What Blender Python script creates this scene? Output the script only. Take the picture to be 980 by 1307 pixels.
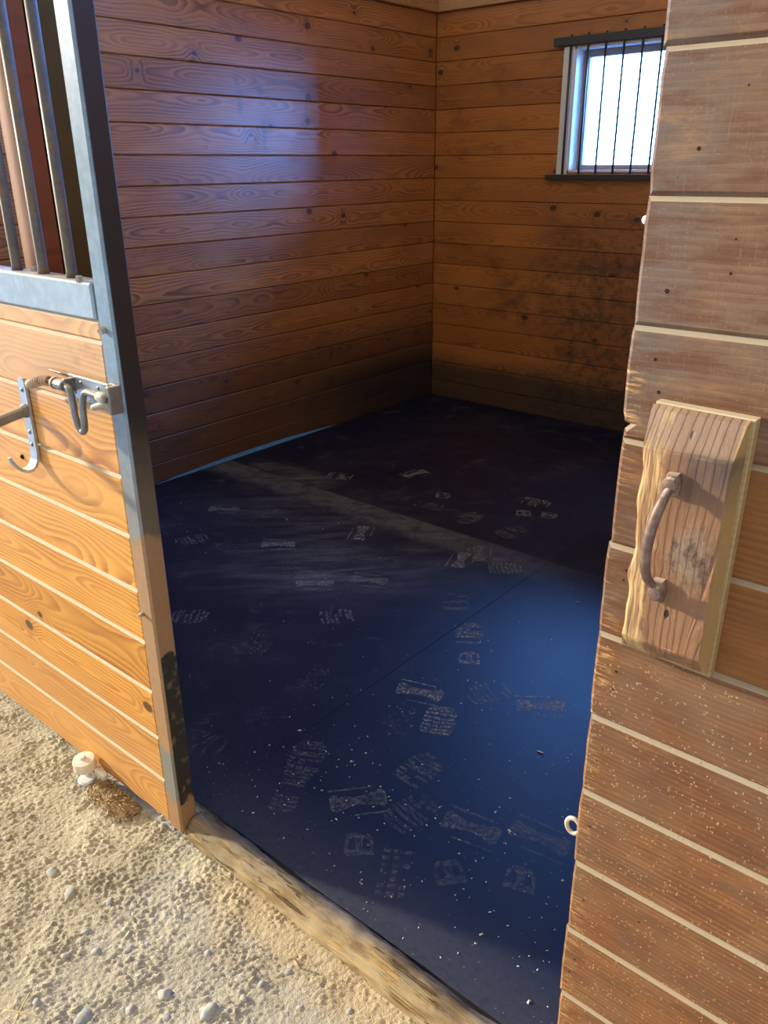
import bpy, bmesh, math, random
from mathutils import Vector, Matrix, noise

# ------------------------------------------------------------------ camera, sky, sun, exposure
S = bpy.context.scene
for o in list(bpy.data.objects):
    bpy.data.objects.remove(o)
COL = S.collection
cam_d = bpy.data.cameras.new('camera')
cam = bpy.data.objects.new('camera', cam_d)
COL.objects.link(cam)
cam_d.sensor_fit = 'HORIZONTAL'
cam_d.sensor_width = 36.0
cam_d.lens = 36.0 * 1043.5 / 980.0
cam_d.clip_start = 0.02
rt = Vector((0.764692, 0.644346, -0.008010))
up = Vector((-0.246242, 0.303676, 0.920405))
bk = Vector((0.595491, -0.701854, 0.390884))
m = Matrix((rt, up, bk)).transposed().to_4x4()
m.translation = Vector((0, 0, 1.55))
cam.matrix_world = m
S.camera = cam

W = bpy.data.worlds.new('sky')
S.world = W
W.use_nodes = True
wn, wl = W.node_tree.nodes, W.node_tree.links
wn.clear()
SKY_LOW = (0.11, 0.34, 1.0, 1)       # bright hazy sky low behind the window
SKY_LOW_STRENGTH = 66.0
SKY_HIGH = (0.16, 0.36, 1.0, 1)      # blue sky high on the window's side
SKY_HIGH_STRENGTH = 0.48
SKY_AISLE = (1.0, 0.90, 0.78, 1)     # pale warm daylight on the aisle's side
SKY_AISLE_STRENGTH = 0.92
tc = wn.new('ShaderNodeTexCoord')
sx = wn.new('ShaderNodeSeparateXYZ')
wl.new(tc.outputs['Generated'], sx.inputs[0])
def sky_step(sock, lo, hi):
    r_ = wn.new('ShaderNodeMapRange'); r_.interpolation_type = 'SMOOTHSTEP'
    wl.new(sx.outputs[sock], r_.inputs['Value'])
    r_.inputs['From Min'].default_value = lo; r_.inputs['From Max'].default_value = hi
    return r_.outputs[0]
def sky_bg(c, k):
    b_ = wn.new('ShaderNodeBackground'); b_.inputs[0].default_value = c; b_.inputs[1].default_value = k
    return b_.outputs[0]
def sky_mix(f, a, b):
    x_ = wn.new('ShaderNodeMixShader'); wl.new(f, x_.inputs[0]); wl.new(a, x_.inputs[1]); wl.new(b, x_.inputs[2]); return x_.outputs[0]
low_sky = sky_mix(sky_step('Z', 0.0, 0.35), sky_bg(SKY_LOW, SKY_LOW_STRENGTH * 0.85), sky_bg(SKY_LOW, SKY_LOW_STRENGTH * 1.4))   # hazier towards the horizon
far_side = sky_mix(sky_step('Z', 0.62, 0.54), sky_bg(SKY_HIGH, SKY_HIGH_STRENGTH), low_sky)
half = sky_mix(sky_step('Y', -0.15, 0.35), sky_bg(SKY_AISLE, SKY_AISLE_STRENGTH), sky_bg(SKY_HIGH, SKY_HIGH_STRENGTH))
allsky = sky_mix(sky_step('Y', 0.18, 0.34), half, far_side)
wo = wn.new('ShaderNodeOutputWorld'); wl.new(allsky, wo.inputs[0])

SUN_DIR = Vector((1.0, 0.29, -0.30))
sun_d = bpy.data.lights.new('sun', 'SUN')
sun_d.energy = 8.0; sun_d.color = (1.0, 0.91, 0.76); sun_d.angle = math.radians(3.0)
sun = bpy.data.objects.new('sun', sun_d); COL.objects.link(sun)
sun.rotation_euler = SUN_DIR.to_track_quat('-Z', 'Y').to_euler()

# portals: they only tell the sampler where the sky comes in
def portal(name, loc, rot, sx_, sy_):
    d = bpy.data.lights.new(name, 'AREA'); d.shape = 'RECTANGLE'; d.size = sx_; d.size_y = sy_
    d.cycles.is_portal = True
    o = bpy.data.objects.new(name, d); COL.objects.link(o); o.location = loc; o.rotation_euler = rot

S.view_settings.view_transform = 'Standard'
S.view_settings.look = 'None'
S.view_settings.gamma = 1.0
S.view_settings.use_curve_mapping = False
S.view_settings.exposure = 0.0
S.cycles.use_denoising = True
S.cycles.max_bounces = 10
S.cycles.diffuse_bounces = 6
S.cycles.glossy_bounces = 4
S.cycles.transparent_max_bounces = 12

RNG = random.Random(7)

# ------------------------------------------------------------------ node helpers
class G:
    def __init__(self, name):
        self.mat = bpy.data.materials.new(name); self.mat.use_nodes = True
        self.t = self.mat.node_tree; self.t.nodes.clear()
        self.out = self.n('ShaderNodeOutputMaterial')
    def n(self, k): return self.t.nodes.new(k)
    def put(self, sock, v):
        if isinstance(v, bpy.types.NodeSocket): self.t.links.new(v, sock)
        elif isinstance(v, (tuple, list)):
            sock.default_value = tuple(v) if len(v) == len(sock.default_value) else tuple(v) + (1.0,)
        else: sock.default_value = v
    def m(self, op, a, b=None, c=None, clamp=False):
        x = self.n('ShaderNodeMath'); x.operation = op; x.use_clamp = clamp
        for i, v in enumerate((a, b, c)):
            if v is not None: self.put(x.inputs[i], v)
        return x.outputs[0]
    def add(self, a, b): return self.m('ADD', a, b)
    def sub(self, a, b): return self.m('SUBTRACT', a, b)
    def mul(self, a, b): return self.m('MULTIPLY', a, b)
    def vec(self, x, y, z):
        v = self.n('ShaderNodeCombineXYZ')
        for i, k in enumerate((x, y, z)): self.put(v.inputs[i], k)
        return v.outputs[0]
    def sep(self, v):
        s = self.n('ShaderNodeSeparateXYZ'); self.put(s.inputs[0], v); return s.outputs[0], s.outputs[1], s.outputs[2]
    def noise(self, v, scale=1.0, detail=2.0, rough=0.5, dist=0.0, col=False):
        x = self.n('ShaderNodeTexNoise'); self.put(x.inputs['Vector'], v)
        x.inputs['Scale'].default_value = scale; x.inputs['Detail'].default_value = detail
        x.inputs['Roughness'].default_value = rough; x.inputs['Distortion'].default_value = dist
        return x.outputs['Color' if col else 'Fac']
    def vor(self, v, scale=1.0, feature='F1', dim='3D'):
        x = self.n('ShaderNodeTexVoronoi'); x.voronoi_dimensions = dim; x.feature = feature
        self.put(x.inputs['Vector'], v); x.inputs['Scale'].default_value = scale
        return x
    def step(self, v, lo, hi, a=0.0, b=1.0):
        x = self.n('ShaderNodeMapRange'); x.interpolation_type = 'SMOOTHSTEP'
        self.put(x.inputs['Value'], v)
        for k, q in (('From Min', lo), ('From Max', hi), ('To Min', a), ('To Max', b)): self.put(x.inputs[k], q)
        return x.outputs[0]
    def mix(self, f, a, b, blend='MIX'):
        x = self.n('ShaderNodeMix'); x.data_type = 'RGBA'; x.blend_type = blend
        self.put(x.inputs['Factor'], f); self.put(x.inputs[6], a); self.put(x.inputs[7], b)
        return x.outputs[2]
    def attr(self, name):
        x = self.n('ShaderNodeAttribute'); x.attribute_name = name; return x
    def geo(self, k):
        return self.n('ShaderNodeNewGeometry').outputs[k]
    def bump(self, h, strength=0.3, dist=0.002, normal=None):
        x = self.n('ShaderNodeBump'); self.put(x.inputs['Height'], h)
        x.inputs['Strength'].default_value = strength; x.inputs['Distance'].default_value = dist
        if normal is not None: self.put(x.inputs['Normal'], normal)
        return x.outputs[0]
    def pbr(self, col, rough=0.5, metal=0.0, spec=0.5, normal=None, coat=0.0, coat_rough=0.2):
        p = self.n('ShaderNodeBsdfPrincipled')
        self.put(p.inputs['Base Color'], col); self.put(p.inputs['Roughness'], rough); self.put(p.inputs['Metallic'], metal)
        self.put(p.inputs['Specular IOR Level'], spec)
        self.put(p.inputs['Coat Weight'], coat); self.put(p.inputs['Coat Roughness'], coat_rough)
        if normal is not None: self.put(p.inputs['Normal'], normal)
        return p.outputs[0]
    def done(self, sh):
        self.t.links.new(sh, self.out.inputs[0]); return self.mat

def wood(name, light, dark, rough=0.4, ring=0.6, knot=0.5, tint=0.35, period=0.0085, fine=0.35, spec=0.5,
         dust=None, dirt=None, bump=0.25, off_base=0.0, cath=0.34, knot_col=(0.05, 0.02, 0.008), coat=0.0, coat_rough=0.25):
    """Sawn softwood: growth rings cut lengthwise, from the plank's own coordinates (pco) and its random number (rnd)."""
    g = G(name)
    U, V, D = g.sep(g.attr('pco').outputs['Vector'])
    R = g.attr('rnd').outputs['Fac']
    Us = g.add(U, g.mul(R, 61.0))
    Z = g.mul(R, 23.0)
    n1 = g.noise(g.vec(g.mul(Us, 0.85), Z, 0.0), 1.0, 3.0, 0.5)
    n2 = g.noise(g.vec(g.mul(Us, 2.2), g.mul(V, 10.0), Z), 1.0, 2.0)
    off = g.add(off_base, g.mul(g.sub(g.m('FRACT', g.mul(R, 7.13)), 0.5), 0.11))
    vv = g.add(g.sub(V, off), g.mul(g.sub(n2, 0.5), 0.03))
    dep = g.add(0.006, g.mul(g.m('ABSOLUTE', g.sub(n1, 0.47)), cath))
    # knots
    vo = g.vor(g.vec(g.mul(Us, 3.6), g.add(g.mul(V, 5.0), Z), 0.0), 1.0, 'F1', '2D')
    kd = vo.outputs['Distance']
    cr, cg, cb = g.sep(vo.outputs['Color'])
    keep = g.m('GREATER_THAN', cr, 1.0 - knot)
    rad = g.add(0.035, g.mul(cg, 0.05))
    halo = g.mul(g.step(kd, 0.30, 0.0), keep)
    kn = g.mul(g.step(kd, g.mul(rad, 1.25), g.mul(rad, 0.8)), keep)
    rr = g.m('SQRT', g.add(g.mul(vv, vv), g.mul(dep, dep)))
    rr = g.add(rr, g.mul(halo, 0.028))
    wob = g.noise(g.vec(g.mul(Us, 4.0), g.mul(V, 26.0), Z), 1.0, 4.0, 0.6)
    ph = g.m('FRACT', g.add(g.mul(rr, 1.0 / period), g.mul(wob, 0.9)))
    rg = g.mul(g.step(ph, 0.10, 0.86), g.step(ph, 1.0, 0.88))
    patch = g.noise(g.vec(g.mul(Us, 3.0), g.mul(V, 14.0), g.add(Z, 3.0)), 1.0, 2.0)
    fg = g.noise(g.vec(g.mul(Us, 9.0), g.mul(V, 330.0), g.mul(D, 330.0)), 1.0, 2.0)
    f = g.add(g.mul(g.mul(rg, ring), g.step(patch, 0.25, 0.75, 0.35, 1.25)), g.mul(g.sub(fg, 0.5), fine))
    f = g.m('ADD', f, g.mul(halo, 0.25), clamp=True)
    c = g.mix(f, light, dark)
    t = g.sub(1.0, g.mul(g.m('FRACT', g.mul(R, 3.71)), tint))
    c = g.mix(1.0, c, g.vec(t, g.m('POWER', t, 1.15), g.m('POWER', t, 1.35)), 'MULTIPLY')
    big = g.noise(g.vec(g.mul(Us, 1.7), g.mul(V, 6.0), Z), 1.0, 3.0)
    c = g.mix(g.step(big, 0.3, 0.75, 0.0, 0.3), c, dark)
    c = g.mix(g.mul(kn, 0.9), c, knot_col)
    ro = g.add(rough, g.mul(g.sub(fg, 0.5), 0.12))
    h = g.add(g.mul(rg, -0.5), g.mul(fg, 0.5))
    if dirt is not None: c, ro, h = dirt(g, c, ro, h, (U, V, R))
    if dust is not None:
        dc, amt = dust
        nz = g.sep(g.geo('True Normal'))[2]
        dn = g.noise(g.vec(g.mul(Us, 14.0), g.mul(V, 60.0), Z), 1.0, 2.0)
        fd = g.mul(g.step(nz, 0.35, 0.6), g.step(dn, 0.2, 0.45, amt * 0.7, amt))
        c = g.mix(fd, c, dc); ro = g.m('ADD', ro, g.mul(fd, 0.5), clamp=True)
    return g.done(g.pbr(c, ro, 0.0, spec, g.bump(h, bump, 0.0012), coat, coat_rough))

def pos(g): return g.sep(g.geo('Position'))

# ------------------------------------------------------------------ dirt functions (stains with a place of their own, some painted shade)
def dirt_left(g, c, ro, h, uvr):
    X, Y, Z = pos(g)
    p = g.geo('Position')
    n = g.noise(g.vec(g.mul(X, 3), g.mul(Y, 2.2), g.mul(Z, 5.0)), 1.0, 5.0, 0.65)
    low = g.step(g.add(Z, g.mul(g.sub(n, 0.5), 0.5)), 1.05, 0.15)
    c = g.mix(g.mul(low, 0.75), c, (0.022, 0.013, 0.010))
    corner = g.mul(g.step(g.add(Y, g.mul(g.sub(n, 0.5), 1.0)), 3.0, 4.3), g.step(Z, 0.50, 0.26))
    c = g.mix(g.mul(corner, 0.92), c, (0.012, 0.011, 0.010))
    sm = g.noise(g.vec(g.mul(X, 3), g.mul(Y, 6.0), g.mul(Z, 14.0)), 1.0, 3.0, 0.6)
    c = g.mix(g.mul(g.step(sm, 0.60, 0.72), 0.35), c, (0.10, 0.05, 0.02))
    ro = g.add(ro, g.add(g.mul(low, 0.16), g.mul(g.sub(sm, 0.5), 0.25)))
    # two rubbed streaks running down
    for yy, z0, z1 in ((3.02, 1.62, 2.02), (3.16, 1.55, 1.98)):
        d = g.m('ABSOLUTE', g.sub(Y, g.add(yy, g.mul(g.sub(2.0, Z), 0.10))))
        s = g.mul(g.step(d, 0.022, 0.012), g.mul(g.step(Z, z0, z0 + 0.06), g.step(Z, z1, z1 - 0.06)))
        s = g.mul(s, g.step(sm, 0.42, 0.55))
        c = g.mix(g.mul(s, 0.7), c, (0.17, 0.10, 0.045))
    sp = g.vor(g.vec(g.mul(X, 1), g.mul(Y, 30.0), g.mul(Z, 42.0)), 1.0)
    sk = g.mul(g.step(sp.outputs['Distance'], 0.07, 0.04), g.m('GREATER_THAN', g.sep(sp.outputs['Color'])[0], 0.93))
    c = g.mix(g.mul(sk, 0.45), c, (0.5, 0.36, 0.2))
    return c, ro, h

def dirt_back(g, c, ro, h, uvr):
    X, Y, Z = pos(g)
    n = g.noise(g.vec(g.mul(X, 3.5), Y, g.mul(Z, 6.0)), 1.0, 6.0, 0.7)
    n2 = g.noise(g.vec(g.mul(X, 16.0), Y, g.mul(Z, 20.0)), 1.0, 4.0, 0.7)
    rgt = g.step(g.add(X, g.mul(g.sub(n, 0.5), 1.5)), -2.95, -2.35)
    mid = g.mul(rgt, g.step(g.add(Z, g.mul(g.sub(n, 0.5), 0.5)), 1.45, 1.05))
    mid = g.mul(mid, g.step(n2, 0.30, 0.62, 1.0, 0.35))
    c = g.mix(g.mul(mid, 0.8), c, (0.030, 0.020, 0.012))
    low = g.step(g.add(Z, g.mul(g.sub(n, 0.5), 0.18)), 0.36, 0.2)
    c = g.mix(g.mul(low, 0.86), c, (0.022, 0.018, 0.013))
    upp = g.step(g.add(g.mul(n, 1.0), g.mul(n2, 0.2)), 0.62, 0.78)
    c = g.mix(g.mul(upp, 0.35), c, (0.05, 0.025, 0.01))
    ro = g.m('ADD', ro, g.mul(g.add(mid, low), 0.25), clamp=True)
    return c, ro, h

def dirt_and_shade_front(g, c, ro, h, uvr):
    X, Y, Z = pos(g)
    U, V, R = uvr
    n = g.noise(g.vec(g.mul(X, 7.0), Y, g.mul(Z, 7.0)), 1.0, 5.0, 0.65)
    n2 = g.noise(g.vec(g.mul(X, 26.0), Y, g.mul(Z, 60.0)), 1.0, 4.0, 0.65)
    # handled grey dust coat on the upper boards
    hi = g.step(g.add(Z, g.mul(g.sub(n, 0.5), 0.10)), 1.20, 1.27)
    c = g.mix(g.mul(hi, g.step(n, 0.25, 0.62, 0.80, 0.40)), c, (0.150, 0.110, 0.072))
    gr = g.mul(g.step(g.add(X, g.mul(g.sub(n, 0.5), 0.08)), -0.30, -0.385), hi)
    c = g.mix(g.mul(gr, 0.5), c, (0.115, 0.10, 0.085))
    # scuffed bare golden fibres at the board ends
    e = g.mul(g.step(g.add(X, g.mul(g.sub(n, 0.5), 0.03)), -0.372, -0.396), g.step(Z, 1.36, 1.30))
    w = g.noise(g.vec(g.mul(X, 25.0), Y, g.mul(Z, 190.0)), 1.0, 3.0, 0.6)
    c = g.mix(g.mul(e, g.step(w, 0.52, 0.62)), c, (0.52, 0.30, 0.10))
    c = g.mix(g.mul(e, g.step(w, 0.42, 0.32, 0.0, 0.7)), c, (0.06, 0.03, 0.015))
    mid = g.mul(g.mul(g.step(Z, 0.90, 1.0), g.step(Z, 1.25, 1.15)), g.step(n, 0.40, 0.55))
    mid = g.mul(mid, g.step(X, -0.33, -0.37))
    c = g.mix(g.mul(mid, 0.7), c, (0.13, 0.085, 0.055))
    mo = g.noise(g.vec(g.mul(X, 9.0), Y, g.mul(Z, 34.0)), 1.0, 5.0, 0.7)
    c = g.mix(g.step(mo, 0.46, 0.64, 0.0, 0.75), c, (0.110, 0.040, 0.014))
    c = g.mix(g.step(mo, 0.46, 0.32, 0.0, 0.32), c, (0.38, 0.19, 0.07))
    sv = g.noise(g.vec(g.mul(X, 420.0), Y, g.mul(Z, 16.0)), 1.0, 2.0, 0.6)
    c = g.mix(g.mul(hi, g.step(sv, 0.55, 0.72, 0.0, 0.2)), c, (0.25, 0.19, 0.13))
    clean_shade = g.mul(g.mul(g.step(X, -0.262, -0.245), g.step(Z, 0.945, 0.96)), g.step(Z, 1.245, 1.225))
    c = g.mix(g.mul(clean_shade, 0.35), c, (0.33, 0.135, 0.024))  # cleaner orange boards, with the block's shadow painted in
    # general grey film below and short pale straw flecks
    lowf = g.step(Z, 0.97, 0.93)
    c = g.mix(g.mul(lowf, g.step(n, 0.35, 0.7, 0.12, 0.45)), c, (0.22, 0.145, 0.085))
    fl = None
    for k, (a, b, thr) in enumerate(((110.0, 320.0, 0.80), (260.0, 130.0, 0.82), (150.0, 210.0, 0.80))):
        vx = g.vec(g.add(g.mul(X, a), g.mul(Z, 30.0 * (k - 1))), g.mul(Y, 3.0), g.add(g.mul(Z, b), g.mul(X, 25.0 * (1 - k))))
        vo = g.vor(vx, 1.0)
        s = g.mul(g.step(vo.outputs['Distance'], 0.30, 0.18), g.m('GREATER_THAN', g.sep(vo.outputs['Color'])[0], thr))
        fl = s if fl is None else g.m('MAXIMUM', fl, s)
    amt = g.add(g.mul(lowf, 0.8), g.mul(hi, 0.10))
    fl = g.mul(g.mul(fl, g.step(n2, 0.42, 0.55)), amt)
    c = g.mix(fl, c, (0.52, 0.37, 0.19))
    dk = g.vor(g.vec(g.mul(X, 34.0), g.mul(Y, 3.0), g.mul(Z, 34.0)), 1.0)
    ds = g.mul(g.step(dk.outputs['Distance'], 0.10, 0.06), g.m('GREATER_THAN', g.sep(dk.outputs['Color'])[1], 0.86))
    c = g.mix(g.mul(ds, 0.8), c, (0.035, 0.02, 0.012))
    h = g.add(g.add(h, g.mul(n2, 1.3)), g.mul(fl, 2.0))
    return c, g.m('ADD', ro, 0.1, clamp=True), h

def dirt_door(g, c, ro, h, uvr):
    X, Y, Z = pos(g)
    n = g.noise(g.vec(g.mul(X, 5.0), Y, g.mul(Z, 8.0)), 1.0, 5.0, 0.65)
    dm = g.step(g.add(Z, g.mul(g.sub(n, 0.5), 0.2)), 0.42, 0.15)
    c = g.mix(g.mul(dm, 0.30), c, (0.40, 0.26, 0.14))
    top = g.step(g.add(Z, g.mul(g.sub(n, 0.5), 0.15)), 1.02, 1.12)
    c = g.mix(g.mul(top, 0.40), c, (0.50, 0.36, 0.24))
    c = g.mix(g.mul(g.step(n, 0.62, 0.72), 0.35), c, (0.22, 0.11, 0.04))
    sp = g.vor(g.vec(g.mul(X, 30.0), g.mul(Y, 2.0), g.mul(Z, 40.0)), 1.0)
    sk = g.mul(g.step(sp.outputs['Distance'], 0.08, 0.05), g.m('GREATER_THAN', g.sep(sp.outputs['Color'])[0], 0.9))
    c = g.mix(g.mul(sk, 0.6), c, (0.10, 0.05, 0.02))
    return c, g.m('ADD', ro, g.add(g.mul(dm, 0.2), g.mul(top, 0.15)), clamp=True), h

def dirt_block(g, c, ro, h, uvr):
    X, Y, Z = pos(g)
    dx = g.mul(g.sub(X, -0.282), 1.0); dz = g.mul(g.sub(Z, 1.125), 0.62)
    d = g.m('SQRT', g.add(g.mul(dx, dx), g.mul(dz, dz)))
    n = g.noise(g.vec(g.mul(X, 60.0), g.mul(Y, 10.0), g.mul(Z, 45.0)), 1.0, 5.0, 0.7)
    k = g.step(g.add(d, g.mul(g.sub(n, 0.5), 0.06)), 0.034, 0.012)
    ring = g.add(0.5, g.mul(g.m('SINE', g.mul(d, 900.0)), 0.5))
    c = g.mix(g.mul(k, 0.75), c, g.mix(g.step(n, 0.35, 0.6), (0.045, 0.027, 0.018), (0.25, 0.185, 0.13)))
    w = g.noise(g.vec(g.mul(X, 160.0), Y, g.mul(Z, 9.0)), 1.0, 3.0, 0.6)
    lf = g.step(g.add(X, g.mul(g.sub(n, 0.5), 0.03)), -0.322, -0.335)
    c = g.mix(g.mul(lf, g.step(w, 0.40, 0.58, 0.15, 0.85)), c, (0.62, 0.40, 0.17))
    holes = g.vor(g.vec(g.mul(X, 40.0), Y, g.mul(Z, 22.0)), 1.0)
    hs = g.mul(g.step(holes.outputs['Distance'], 0.16, 0.08), g.m('GREATER_THAN', g.sep(holes.outputs['Color'])[2], 0.86))
    c = g.mix(hs, c, (0.02, 0.012, 0.008))
    tp = g.step(Z, 1.235, 1.262)
    c = g.mix(g.mul(tp, g.step(n, 0.3, 0.6, 0.35, 0.75)), c, (0.22, 0.135, 0.095))
    c = g.mix(g.mul(g.step(n, 0.60, 0.75), 0.35), c, (0.36, 0.28, 0.20))
    rgt = g.step(X, -0.2545, -0.2515)
    c = g.mix(g.mul(rgt, 0.75), c, (0.42, 0.27, 0.09))
    fz = g.noise(g.vec(g.mul(X, 90.0), Y, g.mul(Z, 14.0)), 1.0, 4.0, 0.6)
    upd = g.mul(g.mul(g.step(Z, 1.17, 1.23), g.step(Z, 1.256, 1.246)), g.step(X, -0.32, -0.29))
    c = g.mix(g.mul(upd, g.step(fz, 0.3, 0.6, 0.4, 0.85)), c, (0.075, 0.055, 0.042))
    c = g.mix(g.mul(g.step(fz, 0.55, 0.66), 0.45), c, (0.10, 0.045, 0.02))
    h = g.add(g.add(h, g.mul(n, 1.2)), g.add(g.mul(k, g.mul(n, 3.0)), g.mul(hs, -4.0)))
    return c, ro, h

DUST = (0.58, 0.49, 0.35)
M = {}
M['wall_l'] = wood('left_wall_pine', (0.58, 0.235, 0.060), (0.18, 0.058, 0.014), rough=0.39, ring=0.75, period=0.012, knot=0.30, dirt=dirt_left, spec=1.0)
M['wall_b'] = wood('back_wall_pine', (0.50, 0.185, 0.036), (0.20, 0.060, 0.012), rough=0.45, ring=0.6, period=0.012, knot=0.28, dirt=dirt_back)
M['wall_r'] = wood('right_wall_pine', (0.36, 0.15, 0.05), (0.17, 0.055, 0.016), rough=0.5)
M['ceil'] = wood('ceiling_pine', (0.60, 0.34, 0.14), (0.36, 0.16, 0.05), rough=0.5, knot=0.4)
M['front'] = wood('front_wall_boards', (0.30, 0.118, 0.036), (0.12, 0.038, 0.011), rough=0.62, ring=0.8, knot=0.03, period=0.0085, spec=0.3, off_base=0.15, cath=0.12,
                  dust=((0.38, 0.315, 0.215), 0.9), dirt=dirt_and_shade_front, bump=0.55)
M['door'] = wood('door_boards', (0.80, 0.395, 0.072), (0.40, 0.140, 0.018), rough=0.42, ring=0.8, period=0.010, knot=0.09, dust=(DUST, 0.95), dirt=dirt_door, tint=0.25)
M['block'] = wood('block_wood', (0.25, 0.125, 0.060), (0.13, 0.058, 0.026), rough=0.62, ring=0.28, knot=0.0, dirt=dirt_block, bump=0.8, off_base=0.02, cath=0.5, spec=0.3, dust=((0.34, 0.26, 0.19), 0.35))
M['backing'] = wood('backing_wood', (0.40, 0.28, 0.12), (0.28, 0.18, 0.07), rough=0.6, ring=0.5, knot=0.0, spec=0.3, dust=(DUST, 0.8))
M['pale_trim'] = wood('pale_trim_wood', (0.62, 0.36, 0.23), (0.48, 0.26, 0.15), rough=0.6, ring=0.35, knot=0.1, spec=0.3)
M['red_trim'] = wood('red_trim_wood', (0.24, 0.070, 0.022), (0.15, 0.040, 0.012), rough=0.7, ring=0.4, knot=0.05, spec=0.2)
M['olive'] = wood('olive_post_wood', (0.135, 0.088, 0.026), (0.10, 0.062, 0.018), rough=0.75, ring=0.25, knot=0.0, spec=0.15)
M['white_wood'] = wood('painted_window_wood', (0.72, 0.71, 0.68), (0.60, 0.57, 0.52), rough=0.45, ring=0.25, knot=0.0, tint=0.05)
M['sash'] = wood('sash_wood', (0.36, 0.30, 0.26), (0.26, 0.20, 0.17), rough=0.45, ring=0.3, knot=0.0, tint=0.1)

def dirt_and_shade_sill(g, c, ro, h, uvr):
    X, Y, Z = pos(g)
    n = g.noise(g.vec(g.mul(X, 9.0), g.mul(Y, 26.0), g.mul(Z, 30.0)), 1.0, 5.0, 0.65)
    c = g.mix(g.step(n, 0.38, 0.6, 0.10, 0.7), c, (0.46, 0.38, 0.24))
    back = g.step(g.add(Y, g.mul(g.sub(n, 0.5), 0.05)), 0.915, 0.955)
    c = g.mix(g.mul(back, 0.8), c, (0.19, 0.175, 0.145))
    post_shade = g.step(g.add(X, g.mul(g.sub(n, 0.5), 0.3)), -1.05, -1.3)
    c = g.mix(g.mul(post_shade, 0.45), c, (0.12, 0.095, 0.06))  # darker post end: the stile's shade painted onto the log
    fs = g.noise(g.vec(g.mul(X, 5.0), g.mul(Y, 75.0), g.mul(Z, 75.0)), 1.0, 4.0, 0.6)
    fis = g.step(fs, 0.40, 0.33)
    c = g.mix(g.mul(fis, 0.8), c, (0.10, 0.06, 0.025))
    gold = g.mul(g.step(fs, 0.52, 0.62), g.step(Y, 0.915, 0.895))
    c = g.mix(g.mul(gold, 0.6), c, (0.52, 0.34, 0.13))
    return c, ro, g.add(h, g.add(g.mul(n, 2.0), g.mul(fis, -3.0)))
M['sill'] = wood('threshold_wood', (0.30, 0.20, 0.09), (0.12, 0.07, 0.027), rough=0.85, ring=0.9, knot=0.0, dirt=dirt_and_shade_sill, spec=0.15, bump=1.0, tint=0.0, cath=0.06, period=0.006)

def steel(name, base, rough=0.45, rust=None, metal=0.0, wear=0.4, spec=0.5, patch=False, blue=False):
    g = G(name)
    p = g.geo('Position')
    X, Y, Z = g.sep(p)
    n = g.noise(p, 38.0, 5.0, 0.65)
    n2 = g.noise(g.vec(g.mul(X, 160.0), g.mul(Y, 160.0), g.mul(Z, 14.0)), 1.0, 3.0)
    c = g.mix(g.step(n, 0.35, 0.7, 0.0, wear), base, tuple(min(1, b * 1.6 + 0.03) for b in base))
    c = g.mix(g.step(n2, 0.55, 0.75, 0.0, 0.3), c, tuple(b * 0.5 for b in base))
    if rust is not None:
        c = g.mix(g.step(n, 0.46, 0.62), c, rust)
    ro = rough
    if patch:   # the door stile: tan mud and rust low down, a scraped dark stretch, then mud again at the foot
        nn = g.noise(p, 16.0, 4.0, 0.6)
        zz = g.add(Z, g.mul(g.sub(nn, 0.5), 0.16))
        mud = g.mix(g.noise(p, 60.0, 4.0, 0.6), (0.40, 0.235, 0.115), (0.27, 0.16, 0.075))
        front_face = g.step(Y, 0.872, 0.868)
        c = g.mix(front_face, (0.024, 0.021, 0.016), c)  # side face near-black: its shade away from the sun painted in
        dusty = g.mul(g.step(zz, 1.12, 0.86), 0.55)
        c = g.mix(dusty, c, (0.24, 0.19, 0.125))
        lowm = g.step(zz, 0.83, 0.80)
        c = g.mix(lowm, c, mud)
        side = g.step(Y, 0.868, 0.872)
        a = g.mul(g.step(zz, 0.52, 0.505), g.step(zz, 0.10, 0.115))
        b = g.mul(g.step(zz, 0.27, 0.255), g.step(zz, 0.115, 0.13))
        band = g.mix(side, g.vec(b, b, b), g.vec(a, a, a))
        blk = g.mix(g.step(n, 0.55, 0.7), (0.030, 0.028, 0.022), (0.14, 0.11, 0.07))
        c = g.mix(g.sep(band)[0], c, g.mix(side, (0.20, 0.20, 0.17), blk))
        ro = g.add(rough, g.mul(lowm, 0.35))
    nz = g.sep(g.geo('True Normal'))[2]
    c = g.mix(g.mul(g.step(nz, 0.6, 0.9), 0.85), c, (0.56, 0.48, 0.38))
    return g.done(g.pbr(c, ro, metal, spec, g.bump(n, 0.25, 0.0015)))
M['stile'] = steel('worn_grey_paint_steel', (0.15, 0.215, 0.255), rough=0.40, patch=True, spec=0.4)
M['rail'] = steel('blue_grey_steel', (0.24, 0.31, 0.345), rough=0.42, spec=0.6)
M['bar'] = steel('bar_steel', (0.095, 0.082, 0.066), rough=0.55, rust=(0.15, 0.10, 0.055), spec=0.35)
M['galv'] = steel('galvanised_steel', (0.36, 0.40, 0.41), rough=0.36, metal=0.55)
M['rod'] = steel('grey_rod_steel', (0.15, 0.15, 0.14), rough=0.34, metal=0.5)
M['spring'] = steel('rusty_spring', (0.36, 0.25, 0.15), rough=0.6, rust=(0.24, 0.13, 0.06))
M['knuckle'] = steel('dusty_bracket', (0.30, 0.27, 0.21), rough=0.6, rust=(0.46, 0.38, 0.27))
M['arm'] = steel('brown_grey_tube', (0.17, 0.15, 0.12), rough=0.36, metal=0.2)
M['iron'] = steel('rusty_iron', (0.13, 0.075, 0.05), rough=0.5, rust=(0.22, 0.14, 0.09), metal=0.2)
M['ring'] = steel('pale_rust_ring', (0.50, 0.40, 0.29), rough=0.6)
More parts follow.
